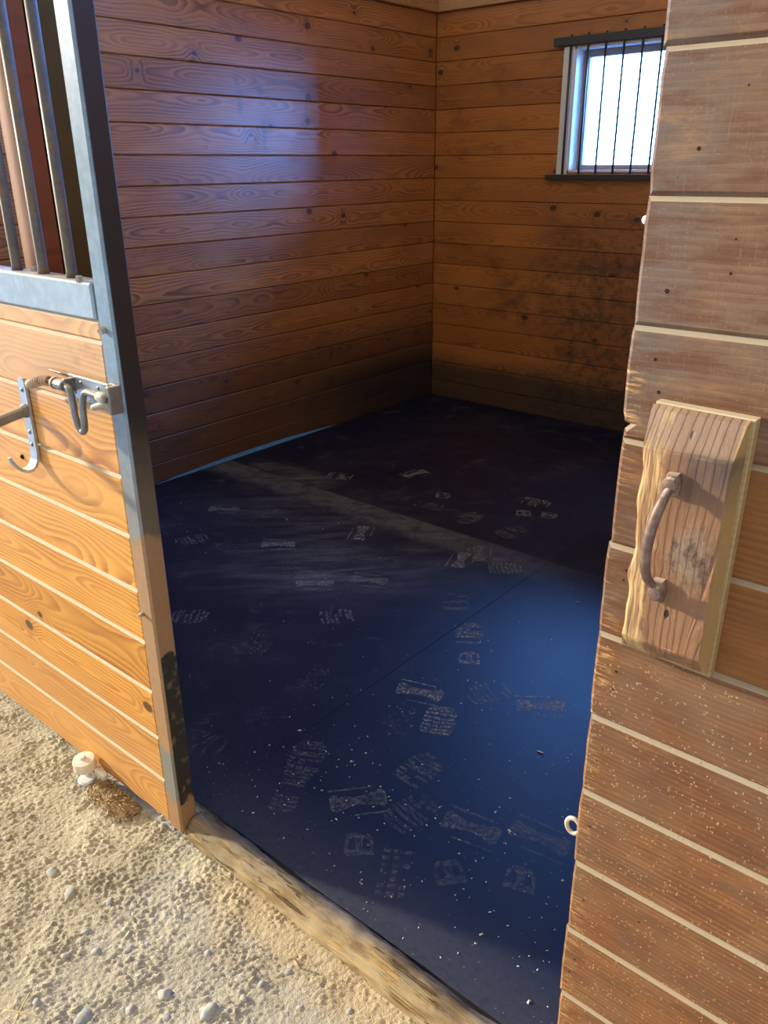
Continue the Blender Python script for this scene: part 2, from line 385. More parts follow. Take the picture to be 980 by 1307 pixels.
M['black'] = steel('black_grille_steel', (0.022, 0.022, 0.024), rough=0.45, wear=0.2)
def plain(name, c, rough=0.5, spec=0.5):
    g = G(name); p = g.geo('Position'); n = g.noise(p, 45.0, 4.0, 0.6)
    return g.done(g.pbr(g.mix(g.step(n, 0.35, 0.7, 0.0, 0.35), c, tuple(q * 0.72 for q in c)), rough, 0.0, spec, g.bump(n, 0.15, 0.001)))
M['nylon'] = plain('cream_nylon', (0.82, 0.76, 0.62), 0.4)
M['washer'] = plain('pale_washer', (0.66, 0.70, 0.72), 0.4)
M['hole'] = plain('nail_hole_dark', (0.03, 0.018, 0.012), 0.8, 0.1)
M['nailhead'] = plain('nail_heads', (0.45, 0.36, 0.22), 0.4)
M['straw'] = plain('straw', (0.72, 0.55, 0.24), 0.6, 0.3)
g = G('chaff')
c = g.mix(g.step(g.attr('rnd').outputs['Fac'], 0.3, 0.9), (0.20, 0.125, 0.055), (0.56, 0.43, 0.25))
M['chaff'] = g.done(g.pbr(c, 0.8, 0.0, 0.2))
M['crumb'] = plain('crumbs', (0.75, 0.70, 0.58), 0.7, 0.2)
M['concrete'] = plain('dusty_concrete', (0.16, 0.14, 0.11), 0.85, 0.2)
M['footing'] = plain('footing_blue_light', (0.16, 0.46, 0.85), 0.7, 0.2)  # blue skylight in the wall gap painted into the base colour
M['peg'] = plain('white_plastic', (0.82, 0.80, 0.76), 0.4)

# pane: clear glass
g = G('window_glass')
tr = g.n('ShaderNodeBsdfTransparent'); gl = g.n('ShaderNodeBsdfGlossy'); gl.inputs['Roughness'].default_value = 0.02
fr = g.n('ShaderNodeFresnel'); fr.inputs[0].default_value = 1.45
ms = g.n('ShaderNodeMixShader')
g.t.links.new(fr.outputs[0], ms.inputs[0]); g.t.links.new(tr.outputs[0], ms.inputs[1]); g.t.links.new(gl.outputs[0], ms.inputs[2])
M['glass'] = g.done(ms.outputs[0])

# rubber mat with its scuffed dust
g = G('rubber_mat')
p = g.geo('Position'); X, Y, Z = g.sep(p)
n = g.noise(g.vec(X, Y, 0.0), 2.2, 6.0, 0.62)
st = g.noise(g.vec(g.add(g.mul(X, 2.2), g.mul(Y, 2.0)), g.mul(g.sub(Y, X), 7.0), 0.0), 1.0, 5.0, 0.65)
fn = g.noise(g.vec(X, Y, 0.0), 55.0, 4.0, 0.7)
def blob(cx, cy, rx, ry, rot=0.0):
    a, b = math.cos(rot), math.sin(rot)
    dx, dy = g.sub(X, cx), g.sub(Y, cy)
    u = g.m('DIVIDE', g.add(g.mul(dx, a), g.mul(dy, b)), rx); v = g.m('DIVIDE', g.sub(g.mul(dy, a), g.mul(dx, b)), ry)
    d = g.m('SQRT', g.add(g.mul(u, u), g.mul(v, v)))
    return g.step(g.add(d, g.mul(g.sub(n, 0.5), 1.3)), 1.05, 0.15)
band = g.mul(g.step(g.add(Y, g.mul(g.sub(fn, 0.5), 0.04)), 2.55, 2.66), g.step(Y, 2.79, 2.765))
band = g.mul(band, g.step(g.add(X, g.mul(g.sub(n, 0.5), 0.8)), -1.15, -1.9, 0.05, 0.75))
band = g.mul(g.mul(band, g.step(st, 0.3, 0.6, 0.4, 1.0)), g.step(g.noise(g.vec(X, Y, 2.0), 14.0, 5.0, 0.7), 0.3, 0.6, 0.3, 0.9))
d = g.mul(blob(-2.15, 2.15, 0.75, 0.42, 0.6), 0.55)
d = g.m('MAXIMUM', d, g.mul(blob(-3.05, 2.84, 0.45, 0.16, 0.0), 0.75))
d = g.m('MAXIMUM', d, g.mul(blob(-2.1, 2.10, 0.30, 0.07, 0.6), 0.95))
d = g.m('MAXIMUM', d, g.mul(blob(-2.6, 2.5, 0.8, 0.5, 0.4), 0.35))
wisp = g.noise(g.vec(g.add(g.mul(X, 3.0), g.mul(Y, 2.6)), g.mul(g.sub(Y, X), 16.0), 3.0), 1.0, 6.0, 0.72, 0.6)
blot = g.noise(g.vec(X, Y, 5.0), 9.0, 5.0, 0.68, 0.5)
zone = g.step(g.add(X, g.mul(g.sub(n, 0.5), 1.2)), -1.2, -1.9)
d = g.m('MAXIMUM', d, g.mul(g.mul(g.step(blot, 0.52, 0.72), zone), 0.38))
d = g.mul(d, g.step(st, 0.32, 0.68, 0.25, 1.0))
d = g.mul(d, g.step(wisp, 0.34, 0.64, 0.30, 1.25))
d = g.m('MAXIMUM', d, band)
door_d = g.mul(g.step(g.add(Y, g.mul(g.sub(n, 0.5), 0.25)), 1.22, 0.95), 0.22)
d = g.m('MAXIMUM', d, door_d)
d = g.m('ADD', d, g.step(n, 0.45, 0.8, 0.0, 0.10), clamp=True)
sp = g.vor(g.vec(g.mul(X, 60.0), g.mul(Y, 60.0), 0.0), 1.0, 'F1', '2D')
spk = g.mul(g.step(sp.outputs['Distance'], 0.10, 0.05), g.m('GREATER_THAN', g.sep(sp.outputs['Color'])[0], 0.93))
d = g.mul(d, g.step(fn, 0.25, 0.6, 0.55, 1.0))
c = g.mix(g.mul(d, 0.8), (0.0014, 0.0044, 0.0210), (0.20, 0.195, 0.195))
c = g.mix(g.mul(spk, 0.4), c, (0.4, 0.38, 0.34))
ro = g.m('ADD', g.add(0.49, g.mul(g.sub(n, 0.5), 0.10)), g.mul(d, 0.25), clamp=True)
M['mat'] = g.done(g.pbr(c, ro, 0.0, 0.42, g.bump(g.add(fn, g.mul(n, 2.0)), 0.10, 0.001)))

g = G('print_dust')
p = g.geo('Position'); X, Y, Z = g.sep(p)
n = g.noise(g.vec(X, Y, 0.0), 90.0, 5.0, 0.75)
n2 = g.noise(g.vec(X, Y, 0.0), 22.0, 3.0, 0.6)
a = g.mul(g.mul(g.step(n, 0.38, 0.66), g.step(n2, 0.28, 0.6, 0.35, 1.0)), g.attr('rnd').outputs['Fac'])
tr = g.n('ShaderNodeBsdfTransparent'); df = g.n('ShaderNodeBsdfDiffuse'); df.inputs[0].default_value = (0.34, 0.33, 0.32, 1)
ms = g.n('ShaderNodeMixShader'); g.t.links.new(a, ms.inputs[0]); g.t.links.new(tr.outputs[0], ms.inputs[1]); g.t.links.new(df.outputs[0], ms.inputs[2])
M['print'] = g.done(ms.outputs[0])

# aisle ground
g = G('packed_stone_dust')
p = g.geo('Position'); X, Y, Z = g.sep(p)
n = g.noise(p, 6.0, 5.0, 0.6); n2 = g.noise(p, 60.0, 5.0, 0.7); n3 = g.noise(p, 260.0, 3.0, 0.7)
c = g.mix(g.step(n, 0.3, 0.7), (0.62, 0.575, 0.425), (0.47, 0.43, 0.315))
c = g.mix(g.step(n2, 0.55, 0.75, 0.0, 0.5), c, (0.70, 0.64, 0.50))
c = g.mix(g.step(n2, 0.42, 0.28, 0.0, 0.5), c, (0.33, 0.285, 0.20))
near = g.mul(g.step(g.add(Y, g.mul(g.sub(n, 0.5), 0.2)), 0.68, 0.85), g.step(X, -1.35, -1.2))
c = g.mix(g.mul(near, 0.55), c, (0.62, 0.44, 0.22))
pb = g.vor(p, 85.0)
pm = g.mul(g.step(pb.outputs['Distance'], 0.42, 0.30), g.m('GREATER_THAN', g.sep(pb.outputs['Color'])[0], 0.955))
c = g.mix(g.mul(pm, 0.7), c, (0.36, 0.38, 0.40))
hh = g.add(g.add(g.mul(n2, 1.0), g.mul(n3, 0.35)), g.mul(pm, 0.7))
M['ground'] = g.done(g.pbr(c, 0.9, 0.0, 0.2, g.bump(hh, 0.9, 0.012)))
g = G('pebble_stone')
p = g.geo('Position'); n = g.noise(p, 70.0, 5.0, 0.65)
R = g.attr('rnd').outputs['Fac']
c = g.mix(R, (0.27, 0.33, 0.37), (0.46, 0.46, 0.43))
c = g.mix(g.step(n, 0.40, 0.62, 0.0, 0.8), c, (0.48, 0.43, 0.32))
M['pebble'] = g.done(g.pbr(c, 0.75, 0.0, 0.3, g.bump(n, 0.4, 0.002)))

# ------------------------------------------------------------------ mesh helpers
class MB:
    def __init__(self):
        self.bm = bmesh.new()
        self.pco = self.bm.verts.layers.float_vector.new('pco')
        self.rnd = self.bm.verts.layers.float.new('rnd')
    def face(self, vs, smooth=False, mi=0):
        try: f = self.bm.faces.new(vs)
        except ValueError: return None
        f.smooth = smooth; f.material_index = mi
        return f
    def v(self, co, pco=None, rnd=0.5):
        x = self.bm.verts.new(co); x[self.pco] = pco if pco is not None else co; x[self.rnd] = rnd
        return x
    def prism(self, O, eu, ev, en, outline, T, ch=0.004, rnd=None, vc=0.0, mi=0):
        """A board: outline (u,v) in its plane, front at O facing en, T thick, front arris chamfered by ch."""
        O, eu, ev, en = Vector(O), Vector(eu), Vector(ev), Vector(en)
        if rnd is None: rnd = RNG.random()
        n = len(outline)
        area = sum(outline[i][0] * outline[(i + 1) % n][1] - outline[(i + 1) % n][0] * outline[i][1] for i in range(n))
        if area < 0: outline = outline[::-1]
        ins = []
        for i in range(n):
            p0, p1, p2 = Vector(outline[i - 1]), Vector(outline[i]), Vector(outline[(i + 1) % n])
            a, b = (p1 - p0).normalized(), (p2 - p1).normalized()
            na, nb = Vector((-a.y, a.x)), Vector((-b.y, b.x))
            k = na + nb
            den = max(0.35, 1 + na.dot(nb))
            ins.append(p1 + k * (ch / den))
        def ring(pts, dep):
            return [self.v(O + eu * q[0] + ev * q[1] - en * dep, (q[0], q[1] - vc, dep), rnd) for q in pts]
        F, Mi, B = ring(ins, 0.0), ring(outline, ch), ring(outline, T)
        flip = eu.cross(ev).dot(en) < 0
        def fc(vs): self.face(vs[::-1] if flip else vs, False, mi)
        fc(F); fc(B[::-1])
        for a, b in ((Mi, F), (B, Mi)):
            for i in range(n):
                j = (i + 1) % n
                fc([a[i], a[j], b[j], b[i]])
    def plank(self, O, eu, ev, en, u0, u1, v0, v1, T, ch=0.004, rnd=None):
        self.prism(O, eu, ev, en, [(u0, v0), (u1, v0), (u1, v1), (u0, v1)], T, ch, rnd, (v0 + v1) / 2)
    def cbox(self, lo, hi, c=0.002, rnd=None, axis=0, mi=0):
        if rnd is None: rnd = RNG.random()
        b2 = bmesh.new(); L = [Vector(lo), Vector(hi)]
        for i in range(2):
            for j in range(2):
                for k in range(2):
                    q = Vector((L[i].x, L[j].y, L[k].z)); s = Vector((1 - 2 * i, 1 - 2 * j, 1 - 2 * k)) * c
                    for a in range(3):
                        w = Vector(s); w[a] = 0; b2.verts.new(q + w)
        bmesh.ops.convex_hull(b2, input=b2.verts[:])
        bmesh.ops.dissolve_limit(b2, angle_limit=0.01, verts=b2.verts[:], edges=b2.edges[:])
        mp = {}
        ce = (L[0] + L[1]) / 2
        for x in b2.verts:
            q = x.co
            d = q - ce
            pc = {0: (q.x, d.z, d.y), 1: (q.y, d.z, d.x), 2: (q.z, d.x, d.y)}[axis]
            mp[x] = self.v(q, pc, rnd)
        for f in b2.faces: self.face([mp[x] for x in f.verts], False, mi)
        b2.free()
    def tube(self, path, r, n=14, rnd=0.5, cap=True, closed=False):
        P = [Vector(q) for q in path]; N = len(P)
        rings, prev = [], None
        for i in range(N):
            if closed: t = (P[(i + 1) % N] - P[i - 1]).normalized()
            else: t = (P[min(i + 1, N - 1)] - P[max(i - 1, 0)]).normalized()
            if prev is None:
                a = Vector((0, 0, 1)) if abs(t.z) < 0.9 else Vector((1, 0, 0))
                u = t.cross(a).normalized()
            else:
                u = (prev - t * prev.dot(t)).normalized()
            prev = u; w = t.cross(u)
            rr = r[i] if isinstance(r, (list, tuple)) else r
            rings.append([self.v(P[i] + (u * math.cos(2 * math.pi * k / n) + w * math.sin(2 * math.pi * k / n)) * rr, None, rnd) for k in range(n)])
        for i in range(N if closed else N - 1):
            A, B = rings[i], rings[(i + 1) % N]
            for k in range(n):
                self.face([A[k], A[(k + 1) % n], B[(k + 1) % n], B[k]], True)
        if cap and not closed:
            self.face(rings[0][::-1]); self.face(rings[-1])
    def lathe(self, O, prof, axis=(0, 0, 1), n=28, rnd=0.5):
        """prof: (radius, height) from bottom to top along axis."""
        O = Vector(O); ax = Vector(axis).normalized()
        a = Vector((1, 0, 0)) if abs(ax.x) < 0.9 else Vector((0, 1, 0))
        u = ax.cross(a).normalized(); w = ax.cross(u)
        rings = []
        for r, h in prof:
            rings.append([self.v(O + ax * h + (u * math.cos(2 * math.pi * k / n) + w * math.sin(2 * math.pi * k / n)) * max(r, 1e-5), None, rnd) for k in range(n)])
        for A, B in zip(rings, rings[1:]):
            for k in range(n): self.face([A[k], A[(k + 1) % n], B[(k + 1) % n], B[k]], False)
        self.face(rings[0][::-1]); self.face(rings[-1])
    def hexnut(self, O, axis, r, h, rnd=0.5):
        self.lathe(O, [(r, 0), (r, h * 0.85), (r * 0.85, h)], axis, 6, rnd)
    def build(self, name, mats, parent=None, recalc=True):
        if recalc: bmesh.ops.recalc_face_normals(self.bm, faces=self.bm.faces[:])
        me = bpy.data.meshes.new(name); self.bm.to_mesh(me); self.bm.free()
        for k in (mats if isinstance(mats, (list, tuple)) else [mats]): me.materials.append(k)
        o = bpy.data.objects.new(name, me); COL.objects.link(o)
        if parent is not None:
            o.parent = parent; o.matrix_parent_inverse = Matrix.Translation(-parent.location)
        return o

def smooth_path(pts, k=6):
    P = [Vector(q) for q in pts]; out = []
    for i in range(len(P) - 1):
        p0, p1, p2, p3 = P[max(i - 1, 0)], P[i], P[i + 1], P[min(i + 2, len(P) - 1)]
        for j in range(k):
            t = j / k
            out.append(0.5 * ((2 * p1) + (p2 - p0) * t + (2 * p0 - 5 * p1 + 4 * p2 - p3) * t * t + (3 * p1 - p0 - 3 * p2 + p3) * t ** 3))
    out.append(P[-1]); return out

def tag(o, label=None, cat=None, group=None, kind=None):
    if label: o['label'] = label
    if cat: o['category'] = cat
    if group: o['group'] = group
    if kind: o['kind'] = kind
    return o
def thing(name, loc, label, cat, group=None, kind=None):
    o = bpy.data.objects.new(name, None); COL.objects.link(o); o.location = loc; o.empty_display_size = 0.05
    return tag(o, label, cat, group, kind)
def struct(o, label=None, cat=None):
    return tag(o, label, cat, None, 'structure')

EX, EY, EZ = Vector((1, 0, 0)), Vector((0, 1, 0)), Vector((0, 0, 1))
XL, YB, XR, YF = -3.5, 4.67, 0.12, 0.95
ZC = 2.405
ROWS = [0.0] + [0.122 + 0.1344 * i for i in range(17)] + [ZC]

# ------------------------------------------------------------------ the room
mb = MB(); mb.cbox((XL - 0.2, YF + 0.01, -0.1), (XR + 0.1, YB + 0.2, 0.0), 0.001)
struct(mb.build('floor', M['concrete']), 'dusty concrete stall floor under the black rubber mats', 'floor')

# left wall: the lowest board is bowed up off the floor between y 2.3 and 3.65
mb = MB()
for i in range(len(ROWS) - 1):
    z0, z1 = ROWS[i], ROWS[i + 1]
    if i == 0:
        low = []
        for k in range(25):
            y = 2.22 + (3.72 - 2.22) * k / 24
            low.append((y, 0.012 + 0.030 * math.sin(math.pi * k / 24) ** 0.8))
        ol = [(YF + 0.045, 0.012)] + low + [(YB, 0.012), (YB, z1), (YF + 0.045, z1)]
        mb.prism((XL, 0, 0), EY, EZ, EX, ol, 0.03, 0.003, None, 0.07)
    else:
        mb.plank((XL, 0, 0), EY, EZ, EX, YF + 0.045, YB, z0 + 0.0012, z1 - 0.0012, 0.03, 0.0042)
mb.cbox((XL - 0.12, YF, 0.045), (XL - 0.031, YB + 0.16, ZC), 0.001)
struct(mb.build('wall_left', M['wall_l']), 'left stall wall of varnished brown horizontal pine boards', 'wall')
mb = MB(); mb.cbox((XL - 0.12, YF + 0.01, 0.0), (XL - 0.006, YB, 0.045), 0.001)
struct(mb.build('baseboard_left', M['footing']), 'footing with blue light painted into its colour, showing through the gap below the left wall', 'footing')

# window and back wall
WX0, WX1, WZ0, WZ1 = -2.535, -1.75, 1.50, 2.15
mb = MB()
for i in range(len(ROWS) - 1):
    z0, z1 = ROWS[i], ROWS[i + 1]
    z0 += 0.0012; z1 -= 0.0012
    r = RNG.random(); O = (0, YB, 0); n = -EY
    if z1 <= WZ0 or z0 >= WZ1:
        mb.plank(O, EX, EZ, n, XL, XR, z0, z1, 0.03, 0.0032, r)
    else:
        if z1 > WZ1:
            mb.prism(O, EX, EZ, n, [(XL, z0), (WX0, z0), (WX0, WZ1), (WX1, WZ1), (WX1, z0), (XR, z0), (XR, z1), (XL, z1)], 0.03, 0.003, r, (z0 + z1) / 2)
        elif z0 < WZ0:
            mb.prism(O, EX, EZ, n, [(XL, z0), (XR, z0), (XR, z1), (WX1, z1), (WX1, WZ0), (WX0, WZ0), (WX0, z1), (XL, z1)], 0.03, 0.003, r, (z0 + z1) / 2)
        else:
            mb.plank(O, EX, EZ, n, XL, WX0, z0, z1, 0.03, 0.0032, r)
            mb.plank(O, EX, EZ, n, WX1, XR, z0, z1, 0.03, 0.0032, r)
for lo, hi in (((XL - 0.1, YB + 0.031, 0), (WX0, YB + 0.16, ZC)), ((WX1, YB + 0.031, 0), (XR + 0.1, YB + 0.16, ZC)),
               ((WX0, YB + 0.031, 0), (WX1, YB + 0.16, WZ0)), ((WX0, YB + 0.031, WZ1), (WX1, YB + 0.16, ZC))):
    mb.cbox(lo, hi, 0.001)
wb = struct(mb.build('wall_back', M['wall_b']), 'back stall wall of orange-brown boards with dark grime below the window', 'wall')
mb = MB()
for i in range(5, len(ROWS) - 1):
    for dz in (0.035, 0.10):
        mb.lathe((XL + 0.045 + RNG.uniform(-.006, .006), YB, ROWS[i] + dz), [(0.004, 0), (0.003, 0.0015)], (0, -1, 0), 8)
nh = mb.build('nail_heads', M['nailhead'], wb); nh['label'] = 'small pale nail heads along the corner'

WY = YB
mb = MB()
mb.cbox((WX0, WY - 0.004, WZ0), (WX0 + 0.016, WY + 0.15, WZ1), 0.002, axis=2)
mb.cbox((WX1 - 0.016, WY - 0.004, WZ0), (WX1, WY + 0.15, WZ1), 0.002, axis=2)
mb.cbox((WX0, WY - 0.004, WZ1 - 0.016), (WX1, WY + 0.15, WZ1), 0.002)
mb.cbox((WX0, WY - 0.004, WZ0), (WX1, WY + 0.15, WZ0 + 0.014), 0.002)
win = struct(mb.build('window_1', M['white_wood']), 'small wooden stall window with clear glass in the back wall', 'window')
mb = MB()
mb.cbox((WX0 - 0.062, WY - 0.014, WZ0 - 0.012), (WX0 + 0.004, WY, WZ1 + 0.0), 0.003, axis=2)
mb.cbox((WX1 - 0.004, WY - 0.014, WZ0 - 0.012), (WX1 + 0.062, WY, WZ1 + 0.0), 0.003, axis=2)
mb.build('casing', M['white_wood'], win)
mb = MB()
sy0, sy1 = WY + 0.085, WY + 0.125
a0, a1, c0, c1 = WX0 + 0.016, WX1 - 0.016, WZ0 + 0.014, WZ1 - 0.016
mb.cbox((a0, sy0, c0), (a0 + 0.034, sy1, c1), 0.003, axis=2)
mb.cbox((a1 - 0.034, sy0, c0), (a1, sy1, c1), 0.003, axis=2)
mb.cbox((a0 + 0.034, sy0, c1 - 0.036), (a1 - 0.034, sy1, c1), 0.003)
mb.cbox((a0 + 0.034, sy0, c0), (a1 - 0.034, sy1, c0 + 0.026), 0.003)
mb.build('sash', M['sash'], win)
mb = MB(); mb.cbox((a0 + 0.03, WY + 0.103, c0 + 0.02), (a1 - 0.03, WY + 0.107, c1 - 0.03), 0.0005)
mb.build('pane', M['glass'], win)

# right and front walls, header, added light blockers
mb = MB()
for i in range(len(ROWS) - 1):
    mb.plank((XR, 0, 0), EY, EZ, -EX, YF + 0.045, YB, ROWS[i], ROWS[i + 1], 0.03, 0.003)
mb.cbox((XR + 0.031, YF, 0), (XR + 0.1, YB, ZC), 0.001)
struct(mb.build('wall_right', M['wall_r']), 'right stall wall of brown boards hidden behind the front wall', 'wall')
mb = MB()
mb.cbox((XL - 0.12, YF + 0.05, ZC), (XL + 0.028, YB + 0.16, ZC + 0.14), 0.004, axis=1)
struct(mb.build('trim_5', M['ceil']), 'pale pine beam capping the left stall wall', 'trim')
mb = MB()
mb.cbox((XL + 0.0285, YB - 0.028, ZC), (XR + 0.1, YB + 0.16, ZC + 0.14), 0.004, axis=0)
struct(mb.build('trim_6', M['ceil']), 'pale pine beam capping the back stall wall', 'trim')
mb = MB()
for k in range(5):
    mb.plank((0, YB + 0.11, 0), EX, EZ, -EY, -7.2, 4.0, ZC + 0.14 + k * 0.15, ZC + 0.29 + k * 0.15, 0.04, 0.003)
struct(mb.build('wall_sky_blocker_back', M['wall_r']), 'unseen upper boards added above the back wall to block sky light', 'wall')  # unseen, added so low sky light stays out above the back wall
mb = MB()
rv = Vector((0, 1.75, -0.45)).normalized(); rn_ = Vector((0, -rv.z, rv.y)) * -1
for k in range(12):
    mb.plank((0, 3.65, 3.62), EX, rv, rn_, -7.2, 4.0, k * 0.15, k * 0.15 + 0.15, 0.03, 0.003)
struct(mb.build('roof_sky_blocker', M['wall_r']), 'unseen board roof edge added to keep low sky light out of the stall', 'roof_sky_blocker')  # unseen roof edge, added to cut off low sky light
mb = MB()
for k in range(34):
    mb.plank((-7.2, 0, 0), EY, EZ, EX, 0.96, 9.0, k * 0.15, k * 0.15 + 0.15, 0.04, 0.004)
struct(mb.build('wall_sun_blocker', M['wall_r']), 'unseen board wall added beyond the neighbouring stall to block the sun', 'wall')  # unseen, put in to keep the sun off the stall
mb = MB()
for k in range(44):
    mb.plank((4.2, 0, 0), EY, EZ, -EX, 0.96, 9.0, k * 0.16, k * 0.16 + 0.16, 0.04, 0.004)
struct(mb.build('wall_sky_blocker_right', M['wall_r']), 'unseen high board wall added on the right to block sky light', 'wall')  # unseen, added high enough to stop sky light from the right
mb = MB()
for z0, z1 in ((2.13, 2.265), (2.265, ZC)):
    mb.plank((0, 0.93, 0), EX, EZ, -EY, XL - 0.1, 1.3, z0, z1, 0.05, 0.004)
struct(mb.build('trim_4', M['red_trim']), 'board header over the stall doorway', 'trim')
mb = MB()
for k in range(9):
    z0 = 0.02 + k * 0.1344
    mb.plank((0, 0.953, 0), EX, EZ, -EY, XL - 0.1, -1.874, z0, z0 + 0.1344, 0.03, 0.004)
struct(mb.build('wall_front', M['wall_r']), 'low front stall wall boards behind the sliding door', 'wall')

# door jamb on the left of the opening
mb = MB(); mb.cbox((-1.872, 0.95, 0), (-1.812, 1.006, 2.13), 0.003, axis=2)
struct(mb.build('trim_1', M['pale_trim']), 'pale pinkish upright trim seen between the door bars', 'trim')
mb = MB(); mb.cbox((-1.8115, 0.953, 0), (-1.7995, 1.004, 2.13), 0.002, axis=2)
struct(mb.build('trim_2', M['red_trim']), 'dark red-brown jamb board behind the door bars', 'trim')
mb = MB(); mb.cbox((-1.93, 1.0165, 0), (-1.795, 1.13, 2.13), 0.004, axis=2)
struct(mb.build('trim_3', M['olive']), 'dark olive post behind the door bars beside the steel stile', 'trim')

# right front wall: boards with worn free ends at the doorway
mb = MB()
FZ = [0.105, 0.243, 0.392, 0.537, 0.680, 0.818, 0.956, 1.091, 1.235, 1.374, 1.516, 1.661, 1.802, 1.944, 2.09, 2.13]
FZ = [0.0] + FZ
XE = -0.405
FYP = 0.93
for i in range(len(FZ) - 1):
    z0, z1 = FZ[i], FZ[i + 1]
    xo = XE + RNG.uniform(-0.002, 0.002)
    end = []
    N = 5
    for k in range(N + 1):
        t = k / N
        z = z1 + (z0 - z1) * t
        d = RNG.uniform(-0.0007, 0.0007)
        if k in (0, N): d += 0.0014
        
        end.append((xo + d, z))
    if abs(z0 - 1.235) < 0.01:        # broken lower corner
        end = [(xo + 0.002, z1), (xo, z1 - 0.01), (xo - 0.001, z1 - 0.05), (xo, z0 + 0.034), (xo + 0.003, z0 + 0.022), (xo + 0.011, z0 + 0.019), (xo + 0.004, z0 + 0.012), (xo + 0.003, z0)]
    ol = [(1.3, z0), (1.3, z1)] + end
    mb.prism((0, FYP, 0), EX, EZ, -EY, ol, 0.034, 0.0055, None, (z0 + z1) / 2)
mb.cbox((XE + 0.03, FYP + 0.034, 0), (1.3, FYP + 0.055, 2.13), 0.001)
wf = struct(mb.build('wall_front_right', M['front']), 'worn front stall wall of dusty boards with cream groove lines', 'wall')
mb = MB()
for x, z, r in ((-0.352, 1.563, .004), (-0.367, 1.416, .005), (-0.371, 1.338, .0035), (-0.362, 1.30, .004), (-0.300, 1.44, .003), (-0.30, 1.475, .002),
                (-0.372, .905, .004), (-0.374, .875, .003), (-0.385, .745, .003), (-0.378, .770, .0025), (-0.384, .62, .003), (-0.38, .47, .003), (-0.29, .49, .003),
                (-0.375, 1.06, .003), (-0.377, 1.045, .003), (-0.37, 1.148, .0025), (-0.383, .335, .003), (-0.39, .30, .003), (-0.31, 1.62, .002)):
    mb.lathe((x, FYP, z), [(r * 0.7, -0.001), (r * 0.55, 0.0003)], (0, -1, 0), 9)
nh = mb.build('nail_holes', M['hole'], wf); nh['label'] = 'small dark nail holes in the boards'

portal('window_portal', ((WX0 + WX1) / 2, WY + 0.16, (WZ0 + WZ1) / 2), (math.radians(-90), 0, 0), 0.8, 0.7)

# ------------------------------------------------------------------ aisle ground
def gh(x, y):
    p = Vector((x, y, 0))
    low = noise.fractal(p * 3.0, 1.0, 2.0, 3) * 0.006
    w = Vector((noise.noise(p * 18 + Vector((3, 1, 0))), noise.noise(p * 18 + Vector((9, 4, 2))), 0)) * 0.014
    q = p + w
    a = abs(noise.noise(Vector((q.x * 96 + q.y * 20, q.y * 62 - q.x * 18, 1.3))))
    b = abs(noise.noise(Vector((q.x * 105, q.y * 88, 4.1))))
    c = noise.noise(p * 170)
    lump = 1.0 - 0.5 * min(1, max(0, (x + 1.25) / 0.5))
    t = noise.noise(p * 5 + Vector((7, 7, 0)))
    t2 = noise.noise(p * 13 + Vector((2, 5, 0)))
    lump *= 0.8 * max(0.38, min(1.3, 0.68 + 0.75 * t + 0.75 * t2))
    e = noise.voronoi(Vector((q.x * 118 + q.y * 30, q.y * 84 - q.x * 24, 0.7)))[0]
    f_ = noise.voronoi(Vector((q.x * 130, q.y * 115, 2.7)))[0]
    st_ = min(0.5, e[1] - e[0]); sf = min(0.4, f_[1] - f_[0])
    h = low + (a * 0.010 + b * 0.006 + st_ * 0.013 + sf * 0.007 + c * 0.0022) * lump
    near = max(0.0, min(1.0, (y - 0.86) / 0.05))
    rise = max(0.0, min(1.0, (y - 0.80) / 0.06)) if x > -1.40 else 0.0
    h = (h - 0.007 + 0.010 * rise) * (1 - near) - 0.006 * near
    ed = max(0.0, min(1.0, (x + 2.45) / 0.12, (-0.35 - x) / 0.05, (y - 0.25) / 0.06))
    return h * ed - 0.003 * (1 - ed)
mb = MB()
x0, x1, y0, y1, st = -2.45, -0.35, 0.25, 0.95, 0.0036
nx, ny = int(round((x1 - x0) / st)), int(round((y1 - y0) / st))
grid = []
for j in range(ny + 1):
    row = []
    for i in range(nx + 1):
        x, y = x0 + i * st, y0 + j * st
        row.append(mb.v((x, y, gh(x, y))))
    grid.append(row)
for j in range(ny):
    for i in range(nx):
        mb.face([grid[j][i], grid[j][i + 1], grid[j + 1][i + 1], grid[j + 1][i]], True)
def patch(xa, xb, ya, yb):
    vs = [mb.v((x, y, -0.003)) for x, y in ((xa, ya), (xb, ya), (xb, yb), (xa, yb))]
    mb.face(vs)
x0, x1, y0, y1 = x0, x0 + nx * st, y0, y0 + ny * st
patch(-14, x0, -10, 0.975); patch(x1, 8, -10, 0.975); patch(x0, x1, -10, y0)
patch(-14, XL - 0.21, 0.975, 16); patch(XR + 0.11, 8, 0.975, 16); patch(XL - 0.21, XR + 0.11, YB + 0.21, 16)
struct(mb.build('ground', M['ground'], recalc=False), 'packed beige stone dust aisle in front of the stall', 'ground')

